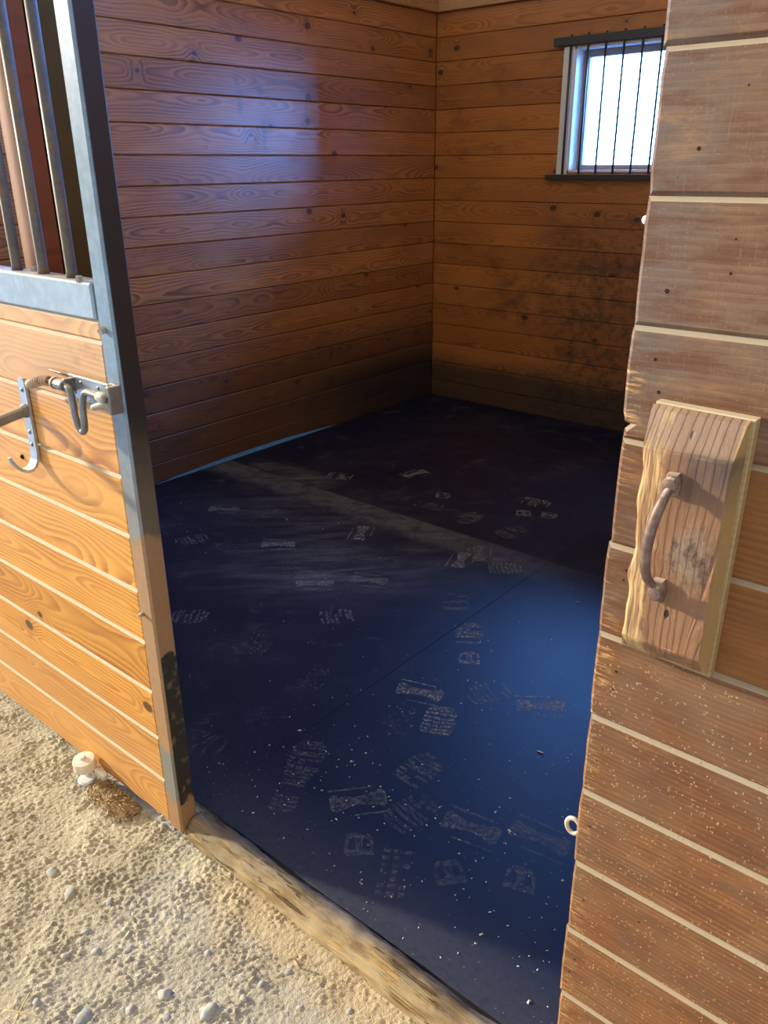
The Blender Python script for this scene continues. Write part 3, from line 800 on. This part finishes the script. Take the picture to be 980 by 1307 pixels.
# ------------------------------------------------------------------ threshold log
mb = MB()
N, K = 130, 16
rings = []
for i in range(N + 1):
    x = -1.402 + (0.2 + 1.402) * i / N
    cy = 0.908 + 0.010 * noise.noise(Vector((x * 4, 0, 0)))
    hw = 0.046 + 0.011 * noise.noise(Vector((x * 6, 5, 0)))
    hh_ = 0.047 + 0.008 * noise.noise(Vector((x * 5, 9, 0)))
    ring = []
    for k in range(K + 1):
        a = math.pi * k / K
        yy = -math.cos(a); zz = math.sin(a) ** 0.8
        d = 1 + 0.10 * noise.noise(Vector((x * 16, yy * 5, zz * 5))) + 0.05 * noise.noise(Vector((x * 40, yy * 16, zz * 16)))
        ring.append(mb.v((x, min(0.9565, cy + yy * hw * d), -0.012 + (zz * (hh_ + 0.012)) * d), (x, a * 0.06, 0.02), 0.37))
    rings.append(ring)
for A, B in zip(rings, rings[1:]):
    for k in range(K): mb.face([A[k], B[k], B[k + 1], A[k + 1]], True)
mb.face(rings[0]); mb.face(rings[-1][::-1])
tag(mb.build('threshold_log', M['sill']), 'worn rounded wooden threshold log half buried across the stall doorway', 'threshold', kind='thing')

# ------------------------------------------------------------------ rubber mats with boot prints
MT = 0.018
PRINTS = [(-1.04, 1.12, 2.3, 'heel'), (-0.82, 1.19, 2.43, 'heel'), (-0.68, 1.28, 1.97, 'heel'), (-0.92, 1.11, -1.04, 'blocks'), (-1.14, 1.23, 0.9, 'mid'), (-1.01, 1.27, 1.37, 'half'), (-0.86, 1.34, 0.24, 'mid'), (-0.71, 1.42, 0.17, 'mid'), (-1.09, 1.41, 1.54, 'half'), (-1.27, 1.07, 2.03, 'sole'), (-1.38, 1.26, 2.16, 'sole'), (-1.42, 1.06, 1.65, 'half'), (-1.66, 1.11, 0.29, 'half'), (-1.3, 1.97, 2.18, 'full'), (-1.15, 1.83, 1.0, 'half'), (-1.31, 1.71, 0.36, 'mid'), (-1.75, 2.56, 1.97, 'mid'), (-1.98, 2.35, 1.73, 'stip'), (-1.51, 1.96, 1.65, 'stip'), (-1.98, 2.93, 1.43, 'half'), (-2.22, 2.95, 0.19, 'blocks'), (-1.81, 3.16, 2.11, 'heel'), (-2.76, 2.39, 0.94, 'stip'), (-2.46, 2.18, 0.68, 'mid'), (-2.23, 2.07, 1.68, 'stip'), (-2.26, 2.5, 2.13, 'mid'), (-1.92, 1.58, 2.41, 'stip'), (-2.27, 1.53, 0.69, 'half'), (-1.84, 1.88, 0.88, 'half'), (-1.73, 2.66, 2.16, 'mid'), (-2.24, 3.1, 0.68, 'heel'), (-1.85, 3.31, 0.16, 'half'), (-2.6, 2.01, 0.13, 'stip'), (-1.7, 3.21, 0.42, 'heel'), (-1.58, 2.6, 0.68, 'half'), (-1.59, 1.29, 1.01, 'stip'), (-1.55, 2.24, 2.18, 'half'), (-2.8, 1.95, 1.17, 'half'), (-0.98, 1.89, 0.69, 'mid'), (-2.08, 2.02, 0.69, 'mid'), (-1.17, 1.62, 2.02, 'half'), (-1.74, 2.92, 1.27, 'half'), (-1.93, 2.18, 0.48, 'mid'), (-2.85, 2.97, 0.41, 'half'), (-2.54, 3.26, 1.38, 'mid'), (-2.96, 2.29, 0.68, 'mid'), (-1.62, 1.55, 2.05, 'stip'), (-1.27, 1.56, 2.06, 'stip')]
def sole_w(t):  # half width along the boot, t 0 heel .. 1 toe
    return 0.036 + 0.014 * math.sin(min(1, max(0, (t - 0.25) / 0.75)) * math.pi * 0.85) - 0.010 * math.exp(-((t - 0.38) / 0.12) ** 2)
def print_polys(kind, r):
    out = []
    def bars(t0, t1, n, gap=0.35, L=0.29):
        for k in range(n):
            a = t0 + (t1 - t0) * k / n; b = a + (t1 - t0) / n * (1 - gap)
            wa, wb = sole_w(a), sole_w(b)
            if t1 > 0.95:
                e = max(0.0, (a - 0.85) / 0.15); wa *= math.sqrt(max(0.05, 1 - e * e)); e = max(0.0, (b - 0.85) / 0.15); wb *= math.sqrt(max(0.05, 1 - e * e))
            sk = 0.006
            parts = ((-1, -0.15), (-0.05, 0.35), (0.45, 1)) if r.random() < 0.6 else ((-1, 1),)
            for p, q in parts:
                if r.random() < 0.15: continue
                out.append([(a * L + sk * p * p, wa * p), (b * L + sk * p * p, wb * p), (b * L + sk * q * q, wb * q), (a * L + sk * q * q, wa * q)])
    if kind == 'sole': bars(0.32, 1.0, 13); bars(0.0, 0.22, 4)
    elif kind == 'half':
        bars(0.5, 1.0, 8); out[:] = [[(x - 0.2, y) for x, y in q] for q in out]
    elif kind in ('heel', 'full'):
        s = 0.036
        out += [[(-s, -s), (-s * .45, -s), (-s * .5, s), (-s, s)], [(s * .5, -s * .95), (s, -s * .6), (s, s * .6), (s * .5, s * .95)],
                [(-s * .45, -s), (s * .5, -s * .95), (s * .5, -s * .62), (-s * .45, -s * .8)], [(-s * .45, s), (-s * .45, s * .8), (s * .5, s * .62), (s * .5, s * .95)],
                [(-s * .45, -s * .22), (s * .5, -s * .3), (s * .5, s * .3), (-s * .45, s * .22)]]
        if kind == 'full':
            b0 = len(out); bars(0.5, 1.0, 8); out[b0:] = [[(x - 0.06, y) for x, y in q] for q in out[b0:]]
    elif kind == 'blocks':
        for i in range(7):
            for j in (-1, 0, 1):
                if r.random() < 0.28: continue
                x, y, a = i * 0.021 - 0.06, j * 0.026, r.uniform(-0.25, 0.25)
                w, h = 0.007, r.uniform(0.006, 0.010)
                q = [(-w, -h), (w, -h), (w, h), (-w, h)]
                out.append([(x + px * math.cos(a) - py * math.sin(a), y + px * math.sin(a) + py * math.cos(a)) for px, py in q])
    elif kind == 'mid':
        L = 0.075
        up_, dn = [], []
        for k in range(13):
            t = k / 12; x = (t - 0.5) * 2 * L
            w = 0.016 + 0.022 * abs(2 * t - 1) ** 1.6
            if k in (0, 12): w *= 0.6
            up_.append((x, w)); dn.append((x, -w))
        for k in range(12): out.append([dn[k], dn[k + 1], up_[k + 1], up_[k]])
        out.append([(-L, 0.045), (L * .6, 0.040), (L * .6, 0.046), (-L, 0.053)])
        out.append([(-L * .4, -0.047), (L, -0.050), (L, -0.056), (-L * .4, -0.053)])
    elif kind == 'stip':
        for k in range(120):
            a, q = r.uniform(0, 6.28), math.sqrt(r.random())
            x, y = 0.085 * q * math.cos(a), 0.048 * q * math.sin(a)
            s = r.uniform(0.0015, 0.0050); b = r.uniform(0, 3)
            out.append([(x + s * math.cos(b + k_ * 1.57), y + s * .6 * math.sin(b + k_ * 1.57)) for k_ in range(4)])
    return out
def mat_at(xa, xb, ya, yb, label):
    g_ = 0.0003
    mb = MB()
    mb.cbox((xa + g_, ya + g_, 0.0), (xb - g_, yb - g_, MT), 0.0008)
    for (x, y, a, kind) in PRINTS:
        if not (xa + 0.09 < x < xb - 0.09 and ya + 0.05 < y < yb - 0.05): continue
        r = random.Random(int(x * 1000) * 31 + int(y * 1000))
        al = min(1.0, r.uniform(0.3, 0.7) * (0.9 if y < 1.5 else 1.35))
        ca, sa = math.cos(a), math.sin(a)
        for q in print_polys(kind, r):
            vs = []
            for u, v in q:
                X_, Y_ = x + u * ca - v * sa, y + u * sa + v * ca
                X_ = min(max(X_, xa + 0.01), xb - 0.01); Y_ = min(max(Y_, ya + 0.01), yb - 0.01)
                vs.append(mb.v((X_, Y_, MT + 0.0006), None, al))
            f = mb.face(vs, False, 1)
    bm = mb.bm
    bm.normal_update()
    for f in bm.faces:
        if f.material_index == 1 and f.normal.z < 0: f.normal_flip()
    o = mb.build('rubber_mat', [M['mat'], M['print']], recalc=False)
    return tag(o, label, 'mat', 'rubber mats on the stall floor')
mat_at(XL + 0.004, -1.45, 0.958, 2.78, 'dusty black rubber mat just inside the doorway, beside the steel door stile')
mat_at(-1.45, XR - 0.004, 0.958, 2.78, 'black rubber mat with clear boot prints beside the front wall with the block handle')
mat_at(XL + 0.004, -2.74, 2.78, YB - 0.02, 'narrow far rubber mat along the left wall, reaching the back corner')
mat_at(-2.74, -1.45, 2.78, YB - 0.02, 'far rubber mat below the barred window, between two long seams')
mat_at(-1.45, XR - 0.004, 2.78, YB - 0.02, 'far rubber mat mostly hidden by the front wall boards with the block handle')

# crumbs on the mats and grime along the back wall
mb = MB()
r = random.Random(3)
for k in range(330):
    if k < 230:
        x = r.uniform(-1.55, -0.45); y = 0.98 + abs(r.gauss(0, 0.42))
    else:
        x = r.uniform(-3.2, -0.6); y = r.uniform(1.0, 2.7)
    if y > 2.7: continue
    s = r.uniform(0.0008, 0.0022) * (1.0 if r.random() < 0.93 else 1.8); a = r.uniform(0, 3.1)
    c_, s_ = math.cos(a), math.sin(a)
    def P(u, v, w): return mb.v((x + (u * c_ - v * s_) * s, y + (u * s_ + v * c_) * s, MT + 0.0008 + w * s))
    b = [P(-1.4, -.6, 0), P(1.4, -.6, 0), P(1.1, .7, 0), P(-1.2, .6, 0)]; t = P(0.1, 0, 0.9)
    mb.face(b[::-1])
    for i in range(4): mb.face([b[i], b[(i + 1) % 4], t])
tag(mb.build('crumbs', M['crumb']), 'pale crumbs of straw scattered over the rubber mats', 'crumbs', kind='stuff')
mb = MB()
for k in range(160):
    x = r.uniform(-3.3, -1.4); y = YB - 0.012 - abs(r.gauss(0, 0.010)); s = r.uniform(0.002, 0.007)
    h = 0.9 * s
    b = [mb.v((x + s * math.cos(q * 1.26 + k), y + s * .7 * math.sin(q * 1.26 + k), MT - 0.002)) for q in range(5)]; t = mb.v((x, y, MT + h))
    for i in range(5): mb.face([b[i], b[(i + 1) % 5], t])
    mb.face(b[::-1])
tag(mb.build('dirt_crumbs', M['hole']), 'dark dirt crumbs lying along the foot of the back wall', 'dirt', kind='stuff')

# ------------------------------------------------------------------ sliding door
D = thing('sliding_stall_door', (-2.0, 0.89, 0.02), 'open sliding stall door, honey pine boards in a worn steel frame with bars', 'door', kind='thing')
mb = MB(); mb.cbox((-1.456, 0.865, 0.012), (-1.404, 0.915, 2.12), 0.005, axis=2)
for z in (1.278 - 0.012, 0.655):
    pass
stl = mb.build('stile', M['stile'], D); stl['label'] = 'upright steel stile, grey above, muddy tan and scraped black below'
for q, ax, rr_ in (((-1.438, 0.866, 1.262), (0.3, -1, -0.15), 0.007), ((-1.443, 0.866, 0.633), (0.5, -1, 0), 0.005)):
    mb = MB(); mb.hexnut(q, ax, rr_, 0.014); mb.build('bolt', M['knuckle'], stl)
mb = MB(); mb.cbox((-2.60, 0.865, 0.02), (-2.55, 0.915, 2.12), 0.004, axis=2)
mb.build('stile', M['rail'], D)
mb = MB(); mb.cbox((-2.55, 0.862, 1.277), (-1.4605, 0.915, 1.347), 0.004)
rl = mb.build('middle_rail', M['rail'], D); rl['label'] = 'blue-grey steel rail under the bars with a dusty top'
for x, y in ((-1.505, 0.868), (-1.735, 0.90)):
    mb = MB(); mb.hexnut((x, y, 1.346), (0, 0, 1), 0.0075, 0.011); mb.build('bolt', M['knuckle'], rl)
mb = MB(); mb.cbox((-2.55, 0.865, 2.07), (-1.457, 0.915, 2.12), 0.004)
mb.build('top_rail', M['rail'], D)
DZ = [0.016, 0.150, 0.279, 0.412, 0.548, 0.682, 0.816, 0.953, 1.093, 1.234, 1.276]
mb = MB()
for a, b in zip(DZ, DZ[1:]):
    mb.plank((0, 0.869, 0), EX, EZ, -EY, -2.55, -1.4565, a, b, 0.034, 0.006)
bp = mb.build('board_panel', M['door'], D); bp['label'] = 'honey-coloured pine boards with cream groove lines'
BX = [-1.568 - 0.1105 * k for k in range(9)]
def bar_mesh(x):
    mb = MB(); mb.tube([(x, 0.89, 1.346), (x, 0.89, 1.36), (x, 0.89, 2.07)], [0.0125, 0.0108, 0.0108], 16)
    return mb.build('bar', M['bar'], D)
b0 = bar_mesh(BX[0])
for x in BX[1:]:
    c = b0.copy(); COL.objects.link(c); c.parent = D; c.location = (x - BX[0], 0, 0); c.matrix_parent_inverse = b0.matrix_parent_inverse.copy()

# spring latch on the door
mb = MB(); mb.cbox((-1.588, 0.8605, 1.104), (-1.418, 0.8645, 1.155), 0.0012)
mb.cbox((-1.588, 0.857, 1.150), (-1.440, 0.8635, 1.1555), 0.001)
L = mb.build('latch', M['galv'], D); L['label'] = 'galvanised latch plate with bolt and coil spring'
for x, z in ((-1.545, 1.142), (-1.482, 1.140), (-1.572, 1.118), (-1.452, 1.115)):
    mb = MB(); mb.lathe((x, 0.861, z), [(0.0045, 0), (0.004, 0.0015), (0.002, 0.003)], (0, -1, 0), 12); mb.build('rivet', M['rod'], L)
YR = 0.838
rod = smooth_path([(-1.585, YR, 1.135), (-1.567, YR, 1.1352), (-1.552, YR - .001, 1.130), (-1.544, YR - .003, 1.112), (-1.541, YR - .004, 1.08), (-1.533, YR - .004, 1.056), (-1.522, YR - .004, 1.0475),
                   (-1.511, YR - .004, 1.056), (-1.508, YR - .004, 1.08), (-1.506, YR - .003, 1.108), (-1.501, YR - .001, 1.126), (-1.490, YR, 1.1345), (-1.470, YR, 1.135), (-1.44, YR, 1.134), (-1.412, YR, 1.133)], 6)
mb = MB(); mb.tube(rod, 0.0072, 14)
x = mb.build('bolt_rod', M['rod'], L); x['label'] = 'grey bolt rod bent into a drop handle'
mb = MB(); mb.lathe((-1.603, YR, 1.1355), [(0.0115, 0), (0.0115, 0.030), (0.0095, 0.034)], (1, 0, 0), 20)
mb.cbox((-1.577, YR - 0.003, 1.122), (-1.567, 0.862, 1.150), 0.002)
mb.build('collar', M['rod'], L)
core = smooth_path([(-1.712, YR, 1.118), (-1.695, YR, 1.1245), (-1.66, YR, 1.1335), (-1.63, YR, 1.1365), (-1.60, YR, 1.136)], 8)
mb = MB(); mb.tube(core, 0.0042, 10)
mb.tube([(-1.724, YR, 1.116), (-1.710, YR, 1.119)], [0.0095, 0.0105], 12)
mb.tube([(-1.612, YR, 1.136), (-1.604, YR, 1.136)], [0.0128, 0.0128], 16)
coil = []
turns, NN = 11, 11 * 14
for k in range(NN + 1):
    t = k / NN
    f = t * (len(core) - 9); i = int(f); q = core[i].lerp(core[i + 1], f - i)
    tg = (core[i + 1] - core[i]).normalized(); w = tg.cross(EY).normalized()
    a = 2 * math.pi * turns * t
    coil.append(q + (EY * math.cos(a) + w * math.sin(a)) * 0.0088)
mb.tube(coil, 0.0024, 7)
x = mb.build('spring', M['spring'], L); x['label'] = 'rusty coil spring'
mb = MB()
mb.cbox((-1.416, 0.836, 1.102), (-1.4055, 0.865, 1.158), 0.002)
mb.cbox((-1.438, 0.858, 1.100), (-1.4165, 0.8645, 1.158), 0.0015)
x = mb.build('keeper', M['arm'], L); x['label'] = 'dark keeper bracket on the stile'
for z in (1.150, 1.108):
    mb = MB(); mb.lathe((-1.427, 0.858, z), [(0.0075, 0), (0.007, 0.009), (0.0035, 0.012)], (-0.3, -1, 0), 6); mb.build('bolt', M['knuckle'], L)
mb = MB(); mb.tube([(-1.447, YR, 1.1338), (-1.439, YR, 1.1337), (-1.424, YR, 1.1335), (-1.416, YR, 1.1335)], [0.0090, 0.0112, 0.0112, 0.0095], 14)
x = mb.build('bolt_guide', M['knuckle'], L); x['label'] = 'dusty cream guide around the bolt rod'
mb = MB(); mb.tube(smooth_path([(-1.416, 0.842, 1.122), (-1.438, 0.833, 1.118), (-1.461, 0.829, 1.110)], 4), [0.007] * 4 + [0.0065] * 4 + [0.0045], 12)
x = mb.build('thumb_stud', M['knuckle'], L); x['label'] = 'dusty cream stud pointing away from the stile'
mb = MB(); mb.tube([(-1.678, 0.866, 1.149), (-1.585, 0.858, 1.152)], 0.0016, 6)
mb.build('wire_pin', M['rod'], L)

# hook with swing-out arm on the door
mb = MB()
def strap(path, w, t):
    rings = []
    for i, (y, z) in enumerate(path):
        a = Vector((0, *path[max(i - 1, 0)])); b = Vector((0, *path[min(i + 1, len(path) - 1)]))
        tg = (b - a).normalized(); nn = tg.cross(EX)
        ww = w[i] if isinstance(w, list) else w
        q = Vector((-1.806, y, z))
        rings.append([mb.v(q + EX * sx_ * ww / 2 + nn * sn * t / 2) for sx_, sn in ((-1, -1), (1, -1), (1, 1), (-1, 1))])
    for A, B in zip(rings, rings[1:]):
        for k in range(4): mb.face([A[k], A[(k + 1) % 4], B[(k + 1) % 4], B[k]], False)
    mb.face(rings[0]); mb.face(rings[-1])
hp = [(0.863, 1.112), (0.863, 1.106), (0.863, 1.09), (0.863, 1.04), (0.863, 0.96), (0.8625, 0.935), (0.860, 0.918), (0.853, 0.905), (0.843, 0.898), (0.831, 0.898), (0.820, 0.904), (0.811, 0.914), (0.804, 0.927), (0.801, 0.938)]
hw = [0.016, 0.026, 0.030, 0.030, 0.030, 0.030, 0.030, 0.030, 0.029, 0.027, 0.024, 0.020, 0.015, 0.009]
strap(hp, hw, 0.0065)
HK = mb.build('bridle_hook', M['galv'], D); HK['label'] = 'galvanised strap bent into a hook below a projecting arm'
for z in (1.085, 0.985, 0.955):
    mb = MB(); mb.lathe((-1.806, 0.8605, z), [(0.0055, 0), (0.005, 0.002), (0.002, 0.004)], (0, -1, 0), 12); mb.build('screw', M['rod'], HK)
mb = MB()
mb.tube(smooth_path([(-1.806, 0.858, 1.036), (-1.808, 0.80, 1.026), (-1.812, 0.62, 0.992)], 5), 0.0125, 18)
mb.lathe((-1.806, 0.859, 1.036), [(0.0165, 0), (0.0155, 0.006), (0.0135, 0.010)], (0, -1, -0.1), 18)
x = mb.build('arm', M['arm'], HK); x['label'] = 'brown-grey tube arm projecting into the aisle'
mb = MB(); mb.lathe((-1.885, 0.868, 0.905), [(0.007, 0), (0.004, 0.004), (0.001, 0.001)], (0, -1, 0), 9)
mb.build('board_nail', M['hole'], D)

# ------------------------------------------------------------------ guide roller by the door foot
RL = thing('door_guide_roller', (-1.790, 0.836, -0.003), 'cream plastic guide roller on the ground against the foot of the door', 'roller')
mb = MB(); mb.lathe((-1.790, 0.836, 0.030), [(0.020, 0), (0.027, 0.003), (0.0305, 0.009), (0.0305, 0.030), (0.0285, 0.036), (0.012, 0.0375)], (0.05, -0.12, 1), 32)
mb.build('wheel', M['nylon'], RL)
mb = MB(); mb.lathe((-1.7905, 0.8315, 0.066), [(0.0085, 0), (0.0085, 0.005), (0.006, 0.007)], (0.05, -0.12, 1), 10)
mb.tube([(-1.788, 0.838, -0.01), (-1.790, 0.835, 0.04)], 0.009, 12)
mb.build('bolt', M['washer'], RL)
mb = MB(); mb.lathe((-1.782, 0.829, -0.004), [(0.024, 0), (0.024, 0.009), (0.020, 0.012)], (0, -0.1, 1), 24)
mb.build('washer', M['washer'], RL)
mb = MB(); mb.cbox((-1.765, 0.846, 0.0), (-1.722, 0.862, 0.034), 0.004)
mb.build('bracket', M['nylon'], RL)

mb = MB()
r = random.Random(11)
def mound(x, y):
    d = math.hypot((x + 1.665) / 0.115, (y - 0.842) / 0.048)
    return 0.020 * max(0.0, 1 - d * d)
NX_, NY_ = 24, 12
gr = [[None] * (NX_ + 1) for _ in range(NY_ + 1)]
for j in range(NY_ + 1):
    for i in range(NX_ + 1):
        x = -1.745 + 0.18 * i / NX_; y = 0.785 + 0.075 * j / NY_
        h = mound(x, y); hh2 = h * (1 + 0.5 * noise.noise(Vector((x * 70, y * 70, 0)))) + gh(x, y) * 0.3
        gr[j][i] = mb.v((x, y, hh2 - (0.012 if h <= 0 else 0.001)))
for j in range(NY_):
    for i in range(NX_): mb.face([gr[j][i], gr[j][i + 1], gr[j + 1][i + 1], gr[j + 1][i]], True)
for k in range(230):
    a, q = r.uniform(0, 6.28), r.random() ** 0.6
    x, y = -1.660 + 0.115 * q * math.cos(a), 0.825 + 0.05 * q * math.sin(a)
    if y > 0.858 or x < -1.75: continue
    z = mound(x, y) + 0.002 + r.uniform(0, 0.004)
    b = r.uniform(0, 3.14); l = r.uniform(0.004, 0.013); tilt = r.uniform(-0.4, 0.4); w = r.uniform(0.0006, 0.0013)
    dx, dy, dz = math.cos(b) * l, math.sin(b) * l, math.sin(tilt) * l * 0.6
    mb.tube([(x - dx, y - dy, z - dz), (x + dx, y + dy, z + dz)], w, 4, r.random())
tag(mb.build('chaff', M['chaff'], recalc=False), 'small heap of brown chaff and dirt beside the cream roller', 'chaff', kind='stuff')

# ------------------------------------------------------------------ block with pull handle on the right front wall
BK = thing('handle_block', (-0.305, FYP, 1.12), 'rough wooden block with rusty pull handle screwed to the front wall boards', 'block')
mb = MB()
mb.prism((0, 0.9145, 0), EX, EZ, -EY, [(-0.364, 0.960), (-0.246, 0.957), (-0.244, 1.291), (-0.358, 1.293)], 0.0155, 0.0015, 0.3, 1.12)
x = mb.build('backing_board', M['backing'], BK); x['label'] = 'yellowish backing board edge'
# the block: rough hewn frustum, long side upright
mb = MB()
def ringpts(x0, x1, z0, z1, y, jit, n=14):
    pts = []
    r2 = random.Random(int(y * 10000))
    for k in range(n): pts.append((x0 + (x1 - x0) * k / n, z0))
    for k in range(n * 2): pts.append((x1, z0 + (z1 - z0) * k / (n * 2)))
    for k in range(n): pts.append((x1 + (x0 - x1) * k / n, z1))
    for k in range(n * 2): pts.append((x0, z1 + (z0 - z1) * k / (n * 2)))
    out = []
    for x, z in pts:
        j = noise.noise(Vector((x * 40, z * 26, 3))) * jit
        lf = noise.noise(Vector((z * 30, 2.2, 0))) * jit * 1.6 if x < x0 + 0.001 else 0
        out.append(mb.v((x + j * 0.4 + lf, y + j * 0.5, z + j * 0.6), (z, x + 0.305, y), 0.83))
    return out
R1 = ringpts(-0.361, -0.249, 0.962, 1.290, 0.9144, 0.001)
R2 = ringpts(-0.359, -0.2495, 0.967, 1.286, 0.9060, 0.003)
R3 = ringpts(-0.3525, -0.2525, 0.992, 1.250, 0.8850, 0.004)
R4 = ringpts(-0.350, -0.254, 0.996, 1.246, 0.8835, 0.004)
for A, B in ((R1, R2), (R2, R3), (R3, R4)):
    n_ = len(A)
    for k in range(n_): mb.face([A[k], A[(k + 1) % n_], B[(k + 1) % n_], B[k]])
mb.face(R4); mb.face(R1[::-1])
mb.build('block', M['block'], BK)
mb = MB()
grip = smooth_path([(-0.3125, 0.872, 1.208), (-0.3135, 0.858, 1.196), (-0.3175, 0.851, 1.175), (-0.3205, 0.847, 1.145), (-0.3205, 0.848, 1.118), (-0.3185, 0.855, 1.098), (-0.3155, 0.868, 1.084)], 6)
n_ = len(grip)
mb.tube(grip, [0.0048 + 0.0018 * math.sin(math.pi * k / (n_ - 1)) for k in range(n_)], 14)
PH = mb.build('pull_handle', M['iron'], BK); PH['label'] = 'rusty bowed iron pull handle'
for z0, z1, zb in ((1.194, 1.228, 1.212), (1.056, 1.092, 1.072)):
    mb = MB(); mb.prism((0, 0.875, 0), EX, EZ, -EY, [(-0.321, z0 + .004), (-0.305, z0 + .003), (-0.3025, (z0 + z1) / 2), (-0.306, z1 - .003), (-0.319, z1 - .004), (-0.323, (z0 + z1) / 2)], 0.009, 0.002)
    mb.build('foot_plate', M['iron'], PH)
    mb = MB(); mb.lathe((-0.3125, 0.8755, zb), [(0.0095, 0), (0.0095, 0.005), (0.0075, 0.008), (0.003, 0.009)], (0, -1, 0.1), 12)
    mb.build('bolt', M['iron'], PH)

# ring and pegs on the wall's free edge
mb = MB()
mb.tube([(-0.420 + 0.0115 * math.cos(a), 0.952, 0.583 + 0.0145 * math.sin(a)) for a in [2 * math.pi * k / 28 for k in range(28)]], 0.0036, 10, closed=True)
mb.tube([(-0.408, 0.952, 0.583), (-0.380, 0.952, 0.583)], 0.0036, 10)
tag(mb.build('eye_bolt', M['ring']), 'pale rusty ring sticking out low on the front wall edge', 'ring')
def peg(x, z, s, label):
    mb = MB(); mb.lathe((x + 0.012, 0.945, z), [(0.5 * s, 0), (0.5 * s, 0.010), (s, 0.0105), (s * 1.05, 0.013), (s * 0.7, 0.016), (s * 0.2, 0.0172)], (-1, 0, 0), 14)
    tag(mb.build('insulator_nub', M['peg']), label, 'peg')
peg(-0.407, 1.490, 0.005, 'small white plastic nub on the front wall edge below the window level')
peg(-0.402, 1.656, 0.003, 'tiny white nub on the front wall edge, level with the window top')

# ------------------------------------------------------------------ barred grille in front of the window
WG = thing('window_grille', (-2.15, 4.64, 1.475), 'black steel window grille of upright rods between two flat bars', 'grille')
mb = MB(); mb.cbox((-2.655, 4.636, 2.153), (-1.64, 4.652, 2.196), 0.002); mb.build('top_bar', M['black'], WG)
mb = MB(); mb.cbox((-2.655, 4.630, 1.462), (-1.64, 4.654, 1.490), 0.002); mb.build('bottom_bar', M['black'], WG)
for x in (-2.64, -1.68):
    for z0, z1 in ((2.16, 2.19), (1.464, 1.488)):
        mb = MB(); mb.cbox((x, 4.6535, z0), (x + 0.02, 4.669, z1), 0.001); mb.build('standoff', M['black'], WG)
mb = MB(); mb.tube([(-2.548, 4.644, 1.478), (-2.548, 4.644, 2.205)], 0.0062, 12)
r0 = mb.build('rod', M['black'], WG)
for k in range(1, 9):
    c = r0.copy(); COL.objects.link(c); c.parent = WG; c.location = (0.1055 * k, 0, 0); c.matrix_parent_inverse = r0.matrix_parent_inverse.copy()

# ------------------------------------------------------------------ pebbles, straw
def pebble(x, y, s, label, group=None, rn=0.3, seed=0, flat=0.6, st=1.3):
    mb = MB(); bm2 = bmesh.new(); bmesh.ops.create_icosphere(bm2, subdivisions=3, radius=1.0)
    mp = {}
    a = seed * 1.7
    z = gh(x, y)
    for v in bm2.verts:
        q = v.co.copy()
        q *= 1 + 0.28 * noise.noise(q * 1.3 + Vector((seed * 3.1, seed, 0))) + 0.08 * noise.noise(q * 4 + Vector((seed, 0, 0)))
        q = Vector((q.x * st, q.y, q.z * flat)) * s
        q = Vector((q.x * math.cos(a) - q.y * math.sin(a), q.x * math.sin(a) + q.y * math.cos(a), q.z))
        mp[v] = mb.v(Vector((x, y, z - s * flat * 0.22)) + q, None, rn)
    for f in bm2.faces: mb.face([mp[v] for v in f.verts], True)
    bm2.free()
    return tag(mb.build('pebble', M['pebble']), label, 'stone', group)
SMALL = 'small grey pebble half sunk in the packed beige aisle ground'
pebble(-1.178, 0.452, 0.016, 'large slate-blue pebble, the one nearest the lower left corner of the picture', None, 0.0, 1)
pebble(-1.092, 0.583, 0.013, 'pale grey round pebble, upper one of three large ones in the aisle', None, 0.75, 2, 0.75, 1.1)
pebble(-0.992, 0.616, 0.015, 'long pale grey pebble, lowest and rightmost of three large ones in the aisle', None, 0.6, 3, 0.7, 1.4)
pebble(-1.050, 0.556, 0.010, 'mottled blue-grey pebble standing between two larger pale ones', None, 0.2, 4)
GP = 'small pebbles in the aisle ground'
for k, (x, y, s) in enumerate([(-1.472, .597, .013), (-1.351, .563, .009), (-1.56, .60, .014), (-0.935, .78, .007), (-1.10, .70, .008), (-1.24, .60, .008), (-1.22, .63, .008), (-1.19, .60, .007),
        (-1.29, .55, .009), (-1.12, .52, .009), (-1.0, .70, .007), (-1.38, .64, .009), (-1.33, .50, .008), (-1.25, .70, .007), (-0.86, .74, .006), (-0.96, .68, .007), (-0.78, .80, .006)]):
    pebble(x, y, s, SMALL, GP, RNG.random(), k + 7)
r = random.Random(21)
for k in range(16):
    x, y = r.uniform(-1.9, -0.65), r.uniform(0.35, 0.84)
    pebble(x, y, r.uniform(0.0035, 0.0075), SMALL, GP, r.random(), k + 40)
def straw(path, rad, label, name='straw', mat='straw', group=None):
    mb = MB(); mb.tube(smooth_path(path, 4), rad, 7); return tag(mb.build(name, M[mat]), label, 'straw', group)
straw([(-1.298, .405, .008), (-1.275, .375, .013), (-1.250, .345, .012)], 0.0016, 'straw stalk lying away from the viewer at the lower left ground corner')
straw([(-1.300, .352, .012), (-1.262, .372, .017), (-1.226, .392, .010)], 0.0012, 'thin straw stalk crossing another at the lower left ground corner')
straw([(-0.948, .792, .010), (-0.935, .800, .016), (-0.917, .797, .008)], 0.0016, 'short curled twig on the ground beside the threshold log', 'twig', 'chaff')
straw([(-0.880, 1.699, MT + 0.002), (-0.862, 1.700, MT + 0.003)], 0.0018, 'single pale straw bit lying on the dark mat away from other crumbs', 'straw_bit', 'crumb')
